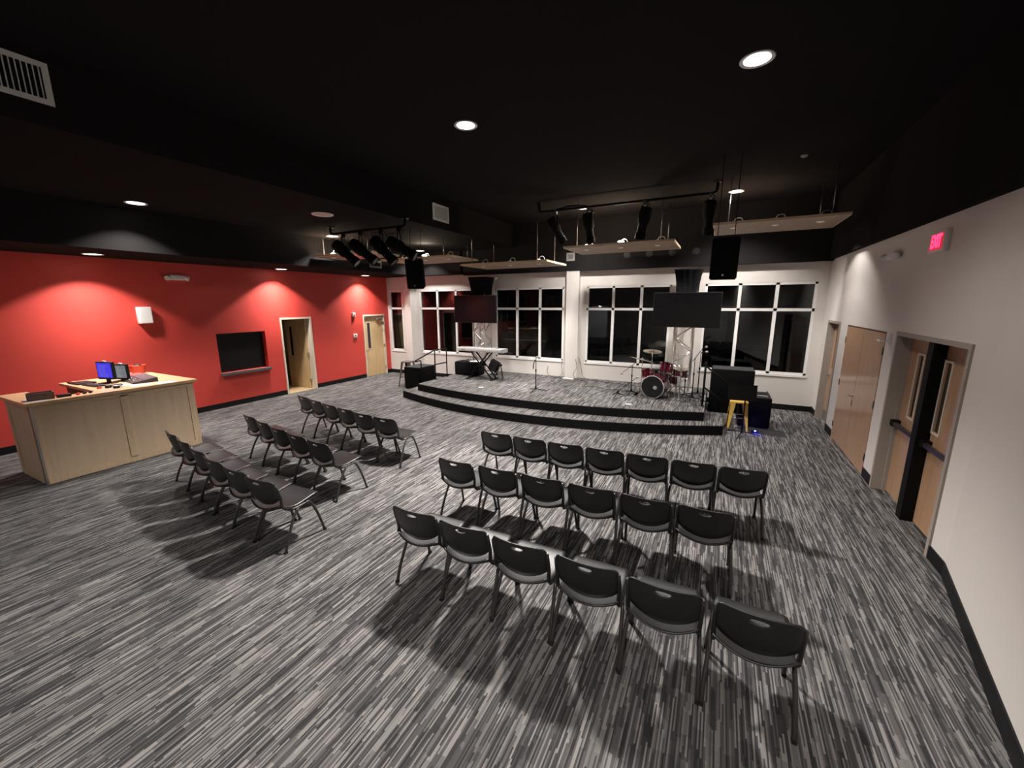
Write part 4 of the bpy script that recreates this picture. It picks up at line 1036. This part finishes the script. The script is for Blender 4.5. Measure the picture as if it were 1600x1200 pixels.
o = B('floor_mat', (.55, 8.95, 0), (1.32, 9.34, .006), mat('dark_floor_mat', (.02, .02, .021), .9)); tag(o, 'thin dark mat on the carpet under the subwoofer front', 'mat')
# music stand in front of the yellow stool
t = thing('music_stand', 'black music stand in front of the yellow stool', 'music stand', (.56, 8.72, 0), .1)
B('desk', (-.24, -.01, -.15), (.24, .005, .15), METALB, t, M=Matrix.Translation((-.06, -.02, .85)) @ Matrix.Rotation(R(-14), 4, 'X')); B('desk_lip', (-.24, -.05, -.155), (.24, -.0, -.145), METALB, t, M=Matrix.Translation((-.06, -.02, .85)) @ Matrix.Rotation(R(-14), 4, 'X'))
T('pole', [(0, 0, .04), (0, 0, .80)], .013, METALB, t, 8)
for k in range(3):
    a = 2*PI*k/3+.15; T('leg', [(0, 0, .08), (.33*math.cos(a), .33*math.sin(a), .012)], .009, METALB, t, 6)
# blue charger light on the floor
t = thing('power_brick', 'small black box with bright blue light on the carpet', 'power supply', (.80, 9.0, .006), .2); B('case', (-.06, -.03, 0), (.06, .03, .035), BPLAST, t, bev=.005)
LA('blue_led', [(0, .012), (.010, .009), (.012, 0), (0, 0)], mat('lit_blue_led', (.2, .3, 1), .4, emit=(.25, .3, 1), es=25), t, 12, Matrix.Translation((0, -.02, .035)))
bl = bpy.data.lights.new('blue_led_light', 'POINT'); bl.energy = 2.4; bl.color = (.03, .04, 1); bl.shadow_soft_size = .01
bo = bpy.data.objects.new('blue_led_light', bl); C.objects.link(bo); bo.parent = t; bo.location = (.0, -.06, .055)
# cables on the stage and wall
def cable(pts, label, m=CABLE, r=.006):
    o = T('cable', pts, r, m, None, 6, 5); tag(o, label, 'cable'); return o
cable([(-3.62, 11.14, .95), (-3.58, 11.15, .7), (-3.66, 11.08, .5), (-3.5, 11.0, ZG+.02), (-3.2, 10.9, ZG+.01)], 'black cable hanging down the pale column beside the fourth window')
cable([(-3.58, 11.3, 1.0), (-3.50, 11.3, .72), (-3.40, 11.2, .45), (-3.1, 11.05, ZG+.01), (-2.2, 10.9, ZG+.01), (-1.6, 10.7, ZG+.01)], 'black cable running from the column along the wall foot')
cable([(-4.02, 11.14, .90), (-4.06, 11.2, .7), (-4.02, 11.15, .5), (-4.1, 11.0, ZG+.02), (-4.3, 10.9, ZG+.01)], 'black cable hanging beside the third window')
cable([(-3.1, 10.15, ZG+.008), (-2.8, 10.3, ZG+.008), (-2.4, 10.05, ZG+.008), (-2.0, 10.2, ZG+.008), (-1.7, 10.0, ZG+.008)], 'black cable snaking over the stage towards the drum kit')
cable([(-2.1, 9.72, ZG+.008), (-1.9, 9.62, ZG+.008), (-1.2, 9.45, ZG+.008), (-.7, 9.55, ZG+.008), (-.4, 9.45, ZG+.008)], 'black cable lying on the stage in front of the bass drum')
cable([(-.4, 9.9, ZG+.008), (-.25, 10.2, ZG+.01), (-.35, 10.5, ZG+.01), (-.5, 10.2, ZG+.02), (-.3, 9.95, ZG+.01), (-.15+-.05, 10.3, ZG+.01)], 'tangled black cable on the stage by the tall cabinet')
cable([(-6.9, 9.7, ZG+.008), (-6.6, 9.55, ZG+.008), (-6.3, 9.75, ZG+.008), (-6.0, 9.9, ZG+.008)], 'black cable on the stage by the sustain pedal')
cable([(-4.55, 11.32, .60), (-4.5, 11.2, .45), (-4.3, 11.1, ZG+.01), (-3.95, 11.05, ZG+.01)], 'black cable running from the wall outlet to the power strip')
o = B('power_strip', (-.17, -.03, 0), (.17, .03, .035), WPLAST, None, bev=.006); o.location = (-3.78, 10.98, ZG+.002); o.rotation_euler = (0, 0, -.2); tag(o, 'white power strip on the stage at the column foot', 'power strip')

t = thing('smoke_detector', 'small round sensor on the high black ceiling near the right wall', 'sensor', (.95, 8.2, ZC)); LA('sensor_body', [(0, -.035), (.03, -.03), (.05, -.01), (.05, 0), (0, 0)], GPLAST, t, 20)
t = thing('security_camera', 'small white dome camera at the top of the wall beside the keyboard truss sleeve', 'camera', (-6.33, YB, 3.30)); LA('dome', [(0, .09), (.03, .08), (.045, .05), (.05, 0), (0, 0)], WPLAST, t, 20, Matrix.Rotation(PI/2, 4, 'X'))
T('mount_arm', [(0, 0, 0), (0, -.03, .06)], .012, WPLAST, t, 6)
